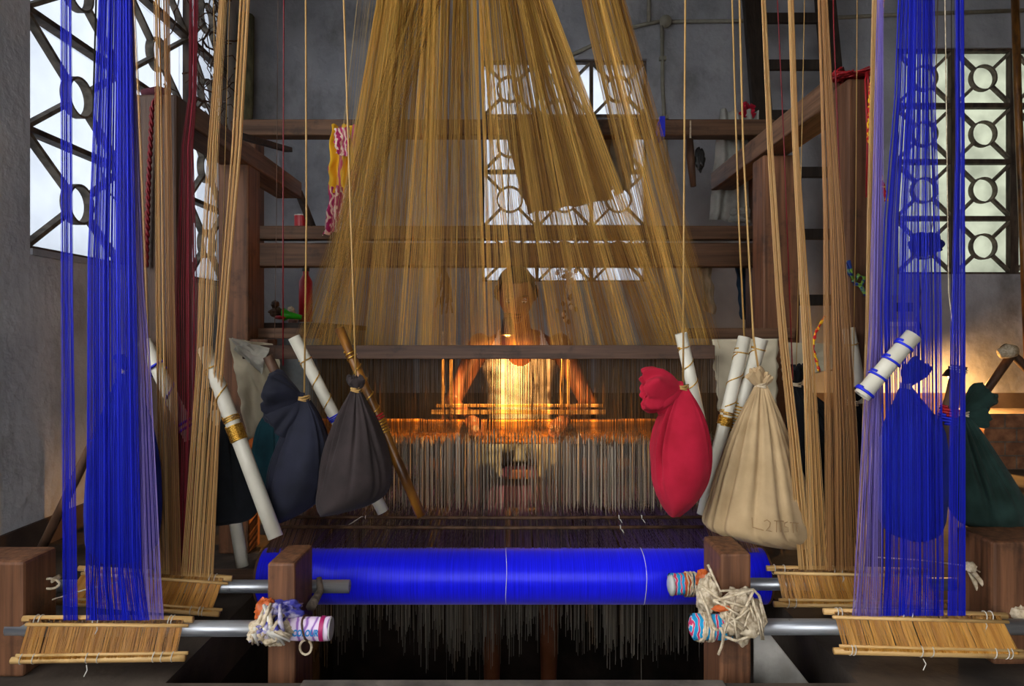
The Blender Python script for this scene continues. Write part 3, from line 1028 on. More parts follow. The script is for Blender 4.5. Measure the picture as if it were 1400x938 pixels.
def spool(lab, p0, p1, Y0, Y1, r, mat, winds, name='winding_tube', group=None, hollow=True):
    a, b = P(*p0, Y0), P(*p1, Y1)
    o = thing(name, lab, 'tube', tuple(b), group)
    if hollow:
        tb = MB().pipe(a, b, r, 0.0032, 22).build('tube', mat, o, smooth=True)
    else:
        tb = MB().tube([a, a + (b - a) * 0.33, a + (b - a) * 0.36, a + (b - a) * 0.7, a + (b - a) * 0.72, b], [r, r * .97, r * 1.05, r * .96, r * 1.06, r], 16).build('stick', mat, o, smooth=True)
    for t0, t1, turns, m_, wr in winds:
        winding(a, b, r, t0, t1, turns, m_, tb, wr)
    return o


G, B_ = M['goldwrap'], M['bluewrap']
TG = None
spool('cream tube with blue thread at the far left, behind gold yarn', (197, 466), (262, 600), 1.935, 1.94, 0.0195, M['pvc'],
      [(0.2, 0.3, 1.5, B_, 0.004), (0.3, 0.75, 1.5, B_, 0.003), (0.8, 0.9, 2, B_, 0.004)])
spool('long cream tube with gold winding leaning left of the navy bag', (280, 476), (377, 735), 1.86, 1.77, 0.0195, M['pvc'],
      [(0.1, 0.12, 1.2, G, 0.002), (0.12, 0.36, 1.5, G, 0.002), (0.37, 0.40, 3, G, 0.0025), (0.42, 0.5, 9, G, 0.0028)])
spool('cream tube standing behind the gold yarn with its lower end bare', (297, 560), (332, 774), 2.02, 2.02, 0.0185, M['pvc'], [])
spool('cream tube running behind the charcoal brown bag', (402, 461), (524, 700), 1.96, 1.98, 0.0175, M['pvc'],
      [(0.12, 0.14, 1.3, G, 0.002), (0.14, 0.42, 2.2, G, 0.0018), (0.44, 0.47, 3, B_, 0.0025)])
spool('brown bamboo stick with gold winding beside the charcoal brown bag', (464, 449), (576, 706), 1.88, 1.84, 0.0135, M['bamboo_d'],
      [(0.12, 0.16, 2, G, 0.0022), (0.16, 0.46, 4, G, 0.0022), (0.46, 0.49, 2, M['red_p'], 0.003), (0.49, 0.56, 5, G, 0.0032)], name='winding_stick', hollow=False)
spool('dark wooden stick poking out above the navy bag', (366, 487), (402, 560), 1.90, 1.92, 0.014, M['stick'], [], name='winding_stick', hollow=False)
spool('dark leaning stick behind the left blue sheet', (58, 748), (178, 500), 1.80, 1.80, 0.012, M['stick'],
      [(0.55, 0.75, 3, B_, 0.003)], name='winding_stick', hollow=False)
spool('cream tube behind the red bag', (931, 456), (962, 600), 1.96, 1.98, 0.0175, M['pvc'],
      [(0.12, 0.13, 1.2, G, 0.0018), (0.13, 0.6, 2.5, G, 0.0018)])
spool('cream tube with gold winding between red and tan bags', (1018, 461), (961, 704), 2.00, 1.97, 0.0185, M['pvc'],
      [(0.07, 0.1, 1.3, G, 0.002), (0.1, 0.4, 2, G, 0.0018), (0.42, 0.44, 2, G, 0.0024), (0.45, 0.5, 6, G, 0.0026)])
spool('cream tube with gold winding right behind the tan bag', (1041, 463), (992, 625), 1.985, 2.01, 0.0195, M['pvc'],
      [(0.08, 0.09, 1.2, G, 0.002), (0.1, 0.5, 1.8, G, 0.0018), (0.55, 0.8, 10, G, 0.0026)])
spool('cream tube behind the broad brown yarn band', (1160, 449), (1178, 550), 1.94, 1.95, 0.0175, M['pvc'], [(0.2, 0.22, 1.2, G, 0.0018)])
spool('tilted cream tube ringed with blue thread before the right blue bag', (1249, 458), (1178, 541), 1.55, 1.565, 0.0185, M['pvc'],
      [(0.15, 0.2, 1.3, B_, 0.003), (0.4, 0.45, 1.3, B_, 0.003), (0.65, 0.7, 1.3, B_, 0.003), (0.92, 0.95, 1.5, B_, 0.0035)])
spool('dark stick bound in red and blue behind the rightmost blue strip', (1312, 500), (1280, 640), 1.78, 1.80, 0.018, M['stick'],
      [(0.02, 0.06, 2, M['string'], 0.002), (0.4, 0.48, 3, M['red_p'], 0.004), (0.48, 0.56, 3, B_, 0.004)], name='winding_stick', hollow=False)


def interp_rows(rows, t):
    ys = [r[0] for r in rows]
    y = ys[0] + (ys[-1] - ys[0]) * t
    xl = np.interp(y, ys, [r[1] for r in rows])
    xr = np.interp(y, ys, [r[2] for r in rows])
    return y, xl, xr


def smooth_rows(rows, n=36, end=0.0):
    """resample px rows with light smoothing; returns arrays y, xl, xr"""
    ys = np.array([r[0] for r in rows], float)
    t = np.linspace(0, 1, n)
    t = t ** 1.0
    yy = ys[0] + (ys[-1] - ys[0]) * (0.5 - 0.5 * np.cos(np.pi * t)) if False else ys[0] + (ys[-1] - ys[0]) * np.sin(t * math.pi / 2) ** 0.92
    L = np.interp(yy, ys, [r[1] for r in rows])
    R = np.interp(yy, ys, [r[2] for r in rows])
    for _ in range(2):
        L[1:-1] = 0.25 * L[:-2] + 0.5 * L[1:-1] + 0.25 * L[2:]
        R[1:-1] = 0.25 * R[:-2] + 0.5 * R[1:-1] + 0.25 * R[2:]
    return yy, L, R


def tuft(parent, nx, ny, Y, mat, seed, ex, ey, w0, w1, pleats=8, depth=0.62, amp=0.2):
    """The cloth left over above a bag's tie: a pleated trumpet from the neck (nx, ny) to (ex, ey), open and crumpled at its end"""
    a, b = P(nx, ny, Y), P(ex, ey, Y - 0.012)
    d = b - a
    dn = d.normalized()
    sx = Vector((0, 1, 0)).cross(dn).normalized()
    sy = dn.cross(sx)
    k = Y / F
    prof = [(0.0, w0), (0.12, w0 * 1.05), (0.3, w0 + (w1 - w0) * 0.45), (0.5, w0 + (w1 - w0) * 0.78), (0.7, w0 + (w1 - w0) * 0.97), (0.86, w1), (0.97, w1 * 0.9), (1.0, w1 * 0.74), (0.93, w1 * 0.55), (0.80, w1 * 0.34), (0.68, w1 * 0.1)]
    nu, nv = 96, 44

    def fn(u, v):
        i = v * (len(prof) - 1)
        q = min(int(i), len(prof) - 2)
        f = i - q
        t = prof[q][0] * (1 - f) + prof[q + 1][0] * f
        wd = (prof[q][1] * (1 - f) + prof[q + 1][1] * f) * k
        an = 2 * math.pi * u
        pt = Vector((math.cos(an) * 1.4 + seed * 2.3, math.sin(an) * 1.4, v * 2.2))
        g = min(1.0, v * 2.5)
        m = 1 + amp * 0.75 * g * math.cos(pleats * an + 2.2 * noise.noise(pt) + seed) * (0.6 + 0.4 * math.sin(3 * an + seed)) + amp * 1.5 * g * noise.noise(pt * 1.2)
        c = a + d * t
        return tuple(c + sx * (wd * m * math.cos(an)) + sy * (wd * depth * m * math.sin(an)) + dn * (0.012 * g * noise.noise(pt * 1.7)))
    MB().grid(fn, nu, nv, True).build('gathered_top', mat, parent, smooth=True)


def bag(lab, rows, Y, mat, ruffle=None, tie=None, folds=14, depth=0.74, fold_len=0.34, amp=0.12, seed=0, cord_to=None, cordmat=None, group=None, ruff_amp=0.22):
    """A cloth bag full of sand, tied at the neck. rows: (photo row, left px, right px) of its outline at depth Y."""
    yy, L, R = smooth_rows(rows)
    neck = P((rows[0][1] + rows[0][2]) / 2, rows[0][0], Y)
    o = thing('weight_bag', lab, 'bag', tuple(P((rows[-1][1] + rows[-1][2]) / 2, rows[-1][0], Y)), group)
    nv, nu = len(yy), 168
    rs = np.random.default_rng(seed + 5)
    ph = rs.uniform(0, 6.28, 6)
    kf = rs.uniform(0.8, 1.25, folds)
    cen = np.sort(rs.uniform(0, 2 * math.pi, folds))

    def fn(u, v):
        j = min(int(round(v * (nv - 1))), nv - 1)
        c = P((L[j] + R[j]) / 2, yy[j], Y)
        hw = (R[j] - L[j]) / 2 * Y / F
        a = 2 * math.pi * u
        fall = math.exp(-(v / fold_len) ** 2)
        crease = 0.0
        for q in range(folds):
            dd = (a - cen[q] + math.pi) % (2 * math.pi) - math.pi
            dd += 0.06 * math.sin(v * 7 + q)
            reach = math.exp(-(v / (fold_len * kf[q])) ** 2)
            crease -= math.exp(-(dd / 0.06) ** 2) * reach * amp * 1.7
            crease += math.exp(-((abs(dd) - 0.16) / 0.09) ** 2) * reach * amp * 0.5
        nz = noise.noise(Vector((math.cos(a) * 1.6 + seed, math.sin(a) * 1.6, v * 3.2))) * 0.05 * min(1, v * 4)
        k = 1 + crease + nz
        # shape between round and slightly squared
        ca, sa = math.cos(a), math.sin(a)
        return (c.x + hw * k * ca, c.y + hw * depth * k * sa + 0.004 * math.sin(3 * a + v * 5), c.z)
    mb = MB().grid(fn, nu, nv, True)
    mb.f.append(tuple(range((nv - 1) * nu, nv * nu)))
    sk = mb.build('sack', mat, o, smooth=True)
    hw0 = (rows[0][2] - rows[0][1]) / 2 * Y / F
    tm = tie or M['twine']
    for k in range(3):
        pts = [neck + Vector((math.cos(t) * (hw0 + 0.002), math.sin(t) * (hw0 * depth + 0.003), 0.001 + (k - 1) * 0.005 + 0.002 * math.sin(2 * t + k))) for t in np.linspace(0, 2 * math.pi, 20)[:-1]]
        MB().tube(pts, 0.0024, 6, closed=True).build('tie', tm, sk, smooth=True)
    for q, tf_ in enumerate(ruffle or ()):
        tuft(o, (rows[0][1] + rows[0][2]) / 2, rows[0][0], Y, mat, seed * 3 + q, *tf_)
    return o


bag('charcoal brown cloth bag hanging before the dark board end', [(533, 481, 493), (543, 475, 498), (560, 467, 507), (580, 458, 518), (610, 448, 530), (640, 441, 537), (662, 437, 536), (678, 434, 528), (690, 433, 508), (699, 434, 476), (705, 437, 452)],
    1.80, M['c_brown'], [(486, 515, 6, 13, 5)], tie=M['cord'], seed=1, fold_len=0.38)
bag('navy cloth bag with a big gathered top', [(545, 408, 422), (555, 403, 429), (575, 395, 439), (600, 385, 448), (630, 373, 451), (660, 367, 446), (685, 366, 436), (700, 369, 416), (710, 373, 396), (715, 377, 385)],
    1.86, M['c_navy'], [(364, 536, 8, 31, 7), (378, 588, 7, 24, 6)], tie=M['cord'], seed=2, fold_len=0.44)
bag('bright red cloth bag hanging before the grey rods', [(530, 926, 940), (542, 917, 948), (560, 906, 958), (580, 897, 966), (610, 890, 972), (640, 890, 973), (660, 892, 969), (680, 899, 958), (695, 907, 944), (706, 916, 929)],
    1.83, M['c_red'], [(879, 533, 9, 30, 6), (893, 553, 8, 20, 5)], tie=M['cord'], seed=3, fold_len=0.38)
tan = bag('tan canvas bag with faded stencilled letters', [(527, 1033, 1047), (545, 1024, 1055), (575, 1009, 1066), (610, 994, 1078), (650, 980, 1091), (690, 968, 1103), (710, 963, 1108), (722, 963, 1111), (732, 990, 1112), (742, 1035, 1112), (749, 1080, 1106)],
          1.89, M['c_tan'], [(1031, 507, 7, 12, 5), (1052, 513, 5, 7, 4)], tie=M['twine'], seed=4, folds=17, fold_len=0.62, amp=0.12)
bag('black cloth bag behind the slanting left gold yarn', [(552, 293, 307), (580, 283, 323), (620, 270, 341), (660, 262, 351), (698, 262, 355), (710, 275, 345), (716, 292, 320)],
    2.03, M['c_black'], [(292, 530, 6, 14)], seed=5)
bag('teal cloth bag mostly hidden behind the navy bag', [(560, 367, 381), (580, 354, 393), (620, 345, 400), (660, 345, 402), (690, 350, 398), (705, 366, 384)],
    2.05, M['c_teal'], [(384, 522, 6, 15)], seed=6)
bag('dark blue cloth bag behind the left blue sheet', [(507, 164, 176), (540, 152, 191), (580, 136, 205), (640, 123, 215), (700, 118, 218), (745, 121, 214), (765, 140, 195)],
    1.765, M['c_blue'], [(171, 488, 6, 14)], seed=7)
bag('black cloth bag behind the paired right gold yarn', [(526, 1081, 1095), (550, 1076, 1124), (590, 1076, 1158), (640, 1085, 1170), (700, 1090, 1173), (735, 1096, 1164), (743, 1112, 1150)],
    2.22, M['c_black'], [(1086, 500, 7, 15)], seed=8)
bag('black cloth bag between the brown yarn and right blue sheet', [(551, 1160, 1172), (580, 1155, 1187), (640, 1150, 1204), (700, 1150, 1208), (733, 1162, 1198)],
    1.885, M['c_black'], [(1170, 535, 5, 10)], seed=9)
bag('royal blue cloth bag behind the right blue sheet', [(528, 1232, 1244), (550, 1224, 1259), (580, 1212, 1284), (620, 1203, 1291), (670, 1200, 1293), (710, 1203, 1290), (730, 1216, 1284), (738, 1240, 1268)],
    1.78, M['c_blue'], [(1262, 496, 6, 15, 6), (1246, 500, 5, 10, 4)], seed=10)
bag('dark green cloth bag at the right edge', [(566, 1311, 1323), (600, 1304, 1346), (640, 1299, 1372), (680, 1297, 1397), (700, 1300, 1404), (714, 1312, 1400), (723, 1330, 1386), (728, 1346, 1370)],
    1.86, M['c_green'], [(1352, 534, 6, 17, 6), (1352, 568, 6, 15, 5)], seed=11)

# faded stencil print on the tan bag: broken strokes following the cloth


def bag_point(px, py, rows, Y, depth=0.74):
    ys = [r[0] for r in rows]
    xl, xr = np.interp(py, ys, [r[1] for r in rows]), np.interp(py, ys, [r[2] for r in rows])
    c, hw = (xl + xr) / 2, (xr - xl) / 2
    q = max(-0.98, min(0.98, (px - c) / hw))
    return P(px, py, Y) + Vector((0, -hw * Y / F * depth * math.sqrt(1 - q * q) * 1.03 - 0.006, 0))


TAN = [(527, 1033, 1047), (690, 968, 1103), (710, 963, 1108), (722, 963, 1111)]
mb = MB()
for st in ([(1013, 694), (1013, 706), (1026, 709)], [(1027, 698), (1031, 696), (1035, 699), (1034, 704), (1029, 709), (1036, 710)], [(1040, 697), (1053, 698)], [(1043, 697), (1042, 711)], [(1048, 698), (1048, 711)],
           [(1058, 699), (1054, 700), (1053, 704), (1058, 706), (1058, 711), (1052, 711)], [(1061, 700), (1074, 702)], [(1065, 700), (1065, 713)], [(1071, 702), (1071, 713)]):
    q = [bag_point(a - 3, b, TAN, 1.89) for a, b in st]
    mb.tube(q, 0.0013, 5, flat=0.5)
mb.build('stencil_print', M['ink'], tan)

CORDS = [
    ('tan cord holding the navy bag', [(418, 0), (419, 300), (416, 545)], 0.0026, M['cord'], 1.87),
    ('tan cord holding the charcoal brown bag', [(470, 0), (483, 400), (487, 532)], 0.0026, M['cord'], 1.80),
    ('thin dark red cord running down to the navy bag', [(388, 0), (387, 300), (387, 500)], 0.0020, M['redcord'], 1.90),
    ('tan cord holding the red bag', [(937, 0), (935, 300), (934, 528)], 0.0027, M['cord'], 1.83),
    ('tan cord running to the tube between red and tan bags', [(1001, 0), (1010, 300), (1018, 470)], 0.0027, M['cord'], 2.0),
    ('tan cord holding the tan bag', [(1011, 0), (1016, 200), (1030, 460), (1040, 525)], 0.0029, M['cord'], 1.89),
    ('thin red cord left of the near right loom post', [(1063, 0), (1072, 200), (1084, 520)], 0.0018, M['redcord'], 1.92),
    ('thin red cord along the broad brown yarn band', [(1140, 40), (1150, 300), (1160, 460)], 0.0022, M['redcord'], 1.935),
    ('thin gold cord between the slanting left yarn pair', [(314, 0), (308, 200), (299, 560)], 0.0012, M['cord'], 1.99),
    ('thin dark cord before the right window', [(1282, 0), (1276, 300), (1238, 526)], 0.0012, M['stick'], 1.78),
    ('pinkish twine from the tilted cream tube to the right blue bag', [(1236, 474), (1238, 500), (1238, 526)], 0.0022, M['twine'], (1.565, 1.775)),
    ('thin grey cord holding the rightmost bag', [(1292, 0), (1297, 400), (1317, 565)], 0.0014, M['twine'], 1.84),
    ('thin dark cord down to the left blue bag', [(176, 0), (178, 300), (170, 506)], 0.0014, M['stick'], 1.765),
    ('thin tan cord holding the black bag by the paired gold yarn', [(1100, 0), (1094, 300), (1088, 524)], 0.0014, M['cord'], 2.22),
    ('thin tan cord holding the black bag by the blue sheet', [(1172, 0), (1170, 300), (1166, 550)], 0.0014, M['cord'], 1.885),
    ('thin tan cord holding the black bag at left', [(292, 0), (296, 300), (300, 551)], 0.0012, M['cord'], 2.03),
    ('thin tan cord holding the teal bag', [(380, 0), (378, 300), (374, 558)], 0.0010, M['stick'], 2.05)]
for c_ in CORDS:
    cord(*c_)

# ------------------------------------------------------------------ twisted ropes and knots on the loom posts


def twist(lab, pts, Y, mat, r=0.004, name='twisted_rope', loops=None, free=False):
    q = [P(px, py, Y) if len((px, py)) == 2 else None for px, py in pts]
    o = thing(name, lab, 'rope', tuple(q[-1]))
    # resample
    dense = []
    for a, b in zip(q[:-1], q[1:]):
        k = max(2, int((b - a).length / 0.006))
        dense += [a + (b - a) * (i / k) for i in range(k)]
    dense.append(q[-1])
    for s in (0, math.pi):
        pp = [p + Vector((math.cos(i * 0.9 + s) * r * 0.6, math.sin(i * 0.9 + s) * r * 0.6, 0)) for i, p in enumerate(dense)]
        MB().tube(pp, r * 0.75, 6).build('ply', mat, o, smooth=True)
    return o


cord_red = twist('red twisted rope hanging from the near left loom post top', [(216, 128), (208, 145), (203, 250), (200, 365)], 1.955, M['redcord'], 0.0055)
twist('yellow and red rope along the tan yarn at the right post', [(1207, 0), (1203, 40), (1190, 120), (1187, 190), (1203, 235), (1212, 275)], 1.85, M['rope_y'], 0.0040)
twist('yellow and red rope end above the black bag', [(1128, 432), (1115, 455), (1111, 475), (1116, 492), (1120, 508)], 1.90, M['rope_y'], 0.0035)
gk = thing('knotted_rope', 'green and yellow knotted rope end on the near right loom post', 'rope', tuple(P(1168, 380, 1.95)))
for st in ([(1155, 360), (1160, 372), (1168, 382)], [(1160, 356), (1164, 374), (1170, 384)], [(1166, 386), (1174, 376), (1182, 379), (1178, 390), (1168, 388)], [(1176, 390), (1184, 404)]):
    MB().tube([P(a, b, 1.95) for a, b in st], 0.006, 6).build('strand', M['rope_g'], gk, smooth=True)
rk = thing('red_yarn_tie', 'tangle of red yarn on top of the near right loom post', 'yarn', tuple(P(1175, 100, 1.95)))
for i in range(16):
    t = [Vector((1.0 + random.uniform(-0.07, 0.06), 2.0 + random.uniform(-0.05, 0.05), 1.552 + abs(random.gauss(0, 0.012)))) for _ in range(5)]
    MB().tube(t, 0.0028, 5).build('strand', M['red_p'], rk, smooth=True)
for dx in (0, 4):
    MB().tube([(1.02, 1.96, 1.56), P(1183 + dx, 110, 1.95), P(1186 + dx, 180, 1.95), P(1185 + dx, 270, 1.955)], 0.0032, 5).build('strand', M['red_p'], rk, smooth=True)
MB().tube([(1.0 - 0.04, 2.0, 1.56), P(1150, 92, 1.95), P(1138, 101, 1.95)], 0.003, 5).build('strand', M['red_p'], rk, smooth=True)
lk = thing('dark_rag_roll', 'dark maroon rag roll on top of the near left loom post', 'rag', tuple(P(205, 128, 2.0)))
MB().tube([(-1.08, 2.0, 1.512), (-1.03, 1.99, 1.516), (-1.0, 2.0, 1.512)], [0.012, 0.014, 0.011], 10).build('roll', cloth('maroon_cloth', '#3a1820', '#4e222c'), lk, smooth=True)


# ------------------------------------------------------------------ rags, ropes and plastic at the pipe ends
def lump(c, r, mat, parent, name, seed, amp=0.3, nu=40, nv=24, fr=2.0):
    c = Vector(c)

    def fn(u, v):
        a, b = 2 * math.pi * u, math.pi * (0.002 + 0.996 * v)
        d = Vector((math.cos(a) * math.sin(b), math.sin(a) * math.sin(b), math.cos(b)))
        q = d * fr + Vector((seed * 7.1, 0, 0))
        k = 1 + amp * (noise.noise(q) + 0.7 * (0.4 - abs(noise.noise(q * 2.3)) * 1.6))
        return (c.x + d.x * r[0] * k, c.y + d.y * r[1] * k, c.z + d.z * r[2] * k)
    return MB().grid(fn, nu, nv, True).build(name, mat, parent, smooth=True)


def rope_loops(c, rx, ry, rz, k, mat, parent, seed, r=0.0032, axis='x', name='rope_turn'):
    rs = random.Random(seed)
    for i in range(k):
        off = rs.uniform(-1, 1)
        tilt = rs.uniform(-0.4, 0.4)
        pts = []
        for t in np.linspace(0, 2 * math.pi, 22)[:-1]:
            w1, w2 = math.cos(t), math.sin(t)
            jx = rs.gauss(0, 0.0015)
            if axis == 'x':
                pts.append((c[0] + off * rx + tilt * w2 * 0.02 + jx, c[1] + ry * w1, c[2] + rz * w2))
            else:
                pts.append((c[0] + rx * w1, c[1] + ry * w2, c[2] + off * rz + tilt * w1 * 0.02 + jx))
        MB().tube(pts, r * rs.uniform(0.8, 1.2), 6, closed=True).build(name, mat, parent, smooth=True)


kl = thing('rag_binding', 'ragged pale cloth binding around the left short post', 'rag', tuple(P(395, 850, 1.62)))
lump(P(371, 862, 1.60), (0.048, 0.042, 0.028), M['twine'], kl, 'cloth_bundle', 1, 0.35)
lump(P(385, 835, 1.63), (0.045, 0.035, 0.020), M['rag'], kl, 'violet_rag', 2, 0.45)
lump(P(362, 835, 1.63), (0.022, 0.022, 0.028), M['plasticorange'], kl, 'orange_scrap', 3, 0.4)
for i in range(26):
    a = P(random.uniform(355, 390), random.uniform(825, 850), 1.585)
    b = P(random.uniform(340, 398), random.uniform(868, 884), 1.565)
    MB().tube([a, (a + b) / 2 + Vector((random.uniform(-.006, .006), -0.028, 0.008)), b], [0.004, 0.006, 0.0025], 5).build('strip', random.choice([M['twine'], M['twine'], M['string'], M['rag']]), kl, smooth=True)
MB().tube([P(425, 830, 1.72), P(438, 808, 1.80), P(436, 790, 1.82)], [0.013, 0.010, 0.007], 8).build('twisted_rag', noise_mat('brown_rag', lin('#4e443c'), lin('#847668'), (60, 60, 20), 0.95), kl, smooth=True)
MB().tube([P(418 + 8 * math.cos(t), 885 + 10 * math.sin(t), 1.60) for t in np.linspace(0, 2 * math.pi, 16)[:-1]], 0.003, 6, closed=True).build('rope_loop', M['twine'], kl, smooth=True)


def wrapper(lab, x0, x1, y, z, r, mat, bands_, seed):
    o = thing('plastic_wrapper', lab, 'wrapper', ((x0 + x1) / 2, y, z))
    rs = np.random.default_rng(seed)

    def fn(u, v):
        a = 2 * math.pi * u
        xx = x0 + (x1 - x0) * v
        k = 1 + 0.06 * noise.noise(Vector((math.cos(a) * 2 + seed, math.sin(a) * 2, v * 6))) + 0.03 * math.sin(5 * a + 8 * v)
        return (xx, y + r * k * math.cos(a), z + r * k * math.sin(a))
    MB().grid(fn, 36, 14, True).build('film', mat, o, smooth=True)
    for xa, xb, m_, rr in bands_:
        def f2(u, v, xa=xa, xb=xb, rr=rr):
            a = 2 * math.pi * u
            return (xa + (xb - xa) * v, y + rr * math.cos(a), z + rr * math.sin(a))
        MB().grid(f2, 36, 3, True).build('printed_band', m_, o, smooth=True)
    return o


wl = wrapper('violet printed plastic wrapped on the front left pipe end', xw(392, 1.60), xw(449, 1.60), 1.615, Z2, 0.0270, M['plasticwrap'],
             [(xw(437, 1.6), xw(443, 1.6), M['magenta'], 0.0287)], 3)
MB().tube([(xw(449, 1.6), 1.615, Z2), (xw(451, 1.6), 1.615, Z2)], 0.0255, 24).build('end_film', M['cellophane'], wl)
rope_loops((xw(417, 1.60), 1.615, Z2), 0.001, 0.029, 0.029, 1, M['stick'], wl, 4, 0.0022)
fc = bpy.data.curves.new('lettering', 'FONT')
fc.body = 'COLOUR'
fc.size = 0.0205
fc.shear = 0.25
fc.extrude = 0.0003
fc.offset = 0.0008
fc.materials.append(M['print'])
tmp = bpy.data.objects.new('lettering_curve', fc)
C.objects.link(tmp)
dg = bpy.context.evaluated_depsgraph_get()
me = bpy.data.meshes.new_from_object(tmp.evaluated_get(dg))
bpy.data.objects.remove(tmp)
xs0 = xw(399, 1.585)
for v in me.vertices:                                      # bend the word round the pipe
    xx, hh, dd = v.co.x, v.co.y - 0.007, v.co.z
    an = hh / 0.0295 + 0.05
    rr = 0.0296 + dd
    v.co = (xs0 + xx * 0.70, 1.615 - rr * math.cos(an), Z2 + rr * math.sin(an))
me.materials.clear()
me.materials.append(M['print'])
link('lettering', me, wl)

wr1 = wrapper('blue and white plastic wrapped on the rear right pipe end', xw(917, 1.82), xw(956, 1.82), 1.835, Z1 + 0.006, 0.0285, M['plasticblue'],
              [(xw(936, 1.82), xw(944, 1.82), M['plasticorange'], 0.0300)], 5)
MB().ball((xw(919, 1.82), 1.828, Z1 + 0.006), (0.012, 0.0285, 0.0285)).build('end_film', M['cellophane'], wr1, smooth=True)
rope_loops((xw(945, 1.82), 1.835, Z1 + 0.006), 0.014, 0.031, 0.031, 6, M['twine'], wr1, 6, 0.0026)
wr2 = wrapper('blue and magenta plastic wrapped on the front right pipe end', xw(949, 1.60), xw(1000, 1.60), 1.615, Z2 + 0.004, 0.0290, M['plasticblue'], [], 7)
MB().ball((xw(951, 1.60), 1.615, Z2 + 0.004), (0.012, 0.027, 0.027)).build('end_film', M['plasticblue'], wr2, smooth=True)
rope_loops((xw(970, 1.60), 1.615, Z2 + 0.004), 0.020, 0.0315, 0.0315, 7, M['twine'], wr2, 8, 0.0028)

kr = thing('rope_binding', 'tangle of pale rope and cloth on the right short post', 'rope', tuple(P(1010, 850, 1.60)))
lump(P(1014, 842, 1.605), (0.052, 0.045, 0.055), M['twine'], kr, 'cloth_bundle', 11, 0.35)
lump(P(968, 815, 1.66), (0.028, 0.03, 0.045), M['twine'], kr, 'cloth_bundle', 12, 0.4)
lump(P(962, 792, 1.72), (0.018, 0.022, 0.022), M['plasticorange'], kr, 'orange_scrap', 13, 0.3)
lump(P(986, 832, 1.56), (0.020, 0.008, 0.007), M['plasticorange'], kr, 'orange_scrap', 14, 0.3)
rs = random.Random(21)
ropes = [[(968, 772), (984, 808), (1030, 806)], [(958, 800), (985, 820), (1020, 830), (1046, 850)], [(956, 808), (966, 830), (975, 858), (982, 862)], [(975, 822), (1000, 815), (1030, 806), (1038, 815), (1048, 850), (1035, 868), (1005, 876), (990, 870)],
         [(985, 858), (990, 870), (986, 885), (982, 895)], [(990, 835), (1000, 850), (1010, 870)], [(1030, 808), (1020, 830), (1005, 850)], [(1040, 825), (1044, 850), (1030, 866)]]
for st in ropes:
    q = [P(a, b, 1.558 + 0.02 * (abs(a - 1005) / 45) ** 2) for a, b in st]
    MB().tube(q, 0.0034, 6).build('rope', M['twine'], kr, smooth=True)
for i in range(12):
    a = P(rs.uniform(975, 1040), rs.uniform(812, 835), 1.565)
    b = P(rs.uniform(985, 1046), rs.uniform(845, 878), 1.56)
    MB().tube([a, (a + b) / 2 + Vector((rs.uniform(-.01, .01), -0.012, 0)), b], 0.0026, 5).build('rope', M['twine'], kr, smooth=True)

# ropes at the outer posts
for sx, lab, pts, Y in ((-1, 'pale rope tying the left pipe ends to the edge post', [[(0, 838), (30, 826), (60, 800), (82, 788)], [(0, 829), (50, 826), (118, 806), (160, 796)], [(2, 850), (20, 838), (50, 815), (78, 796)], [(0, 868), (14, 852), (22, 842)]], 1.70),
                        (1, 'pale rope tying the right pipe ends to the edge post', [[(1322, 772), (1345, 800), (1380, 828), (1400, 842)], [(1325, 778), (1340, 812), (1378, 835), (1400, 850)], [(1200, 762), (1260, 766), (1325, 774), (1340, 782)], [(1330, 780), (1360, 808), (1400, 838)], [(1322, 790), (1332, 820), (1338, 832)]], 1.70)):
    o = thing('rope_tie', lab, 'rope', tuple(P(*pts[0][0], Y)))
    for k, st in enumerate(pts):
        thin = (sx < 0 and k == 1) or (sx > 0 and k == 2)
        rr = 0.0018 if thin else 0.0062
        q = [P(a, b, Y + (0.02 * k if not thin else 0.0)) for a, b in st]
        MB().tube(q, rr, 7).build('rope', M['twine'], o, smooth=True)
    if sx < 0:
        MB().tube([P(68 + 13 * math.cos(t), 798 + 7 * math.sin(t), 1.68) for t in np.linspace(0, 2 * math.pi, 18)[:-1]], 0.003, 6, closed=True).build('rope_loop', M['twine'], o, smooth=True)
        lump(P(6, 862, 1.64), (0.03, 0.03, 0.05), M['twine'], o, 'rope_bundle', 31, 0.35)
        lump(P(40, 812, 1.75), (0.055, 0.03, 0.018), noise_mat('dusty_cloth', lin('#5a5040'), lin('#85775e'), (40, 40, 40), 0.95), o, 'cloth_strip', 32, 0.3)
    else:
        lump(P(1326, 775, 1.69), (0.014, 0.014, 0.012), M['twine'], o, 'knot', 33, 0.3)
        lump(P(1398, 845, 1.66), (0.03, 0.03, 0.03), M['twine'], o, 'rope_bundle', 34, 0.35)

# pale stone footing right of the right short post, brown slope blocks at the floor
o = MB().add([P(1030, 868, 1.70), P(1052, 866, 1.70), P(1112, 942, 1.70), P(1030, 942, 1.70), P(1030, 868, 1.85), P(1052, 866, 1.85), P(1112, 942, 1.85), P(1030, 942, 1.85)],
             [(0, 3, 2, 1), (4, 5, 6, 7), (0, 1, 5, 4), (1, 2, 6, 5), (2, 3, 7, 6), (3, 0, 4, 7)]).build('stone_footing', M['stone'], bevel=0.004)
tag(o, 'pale stone footing wedge beside the right short post', 'stone')

# ------------------------------------------------------------------ paper pieces hanging from the cross bar


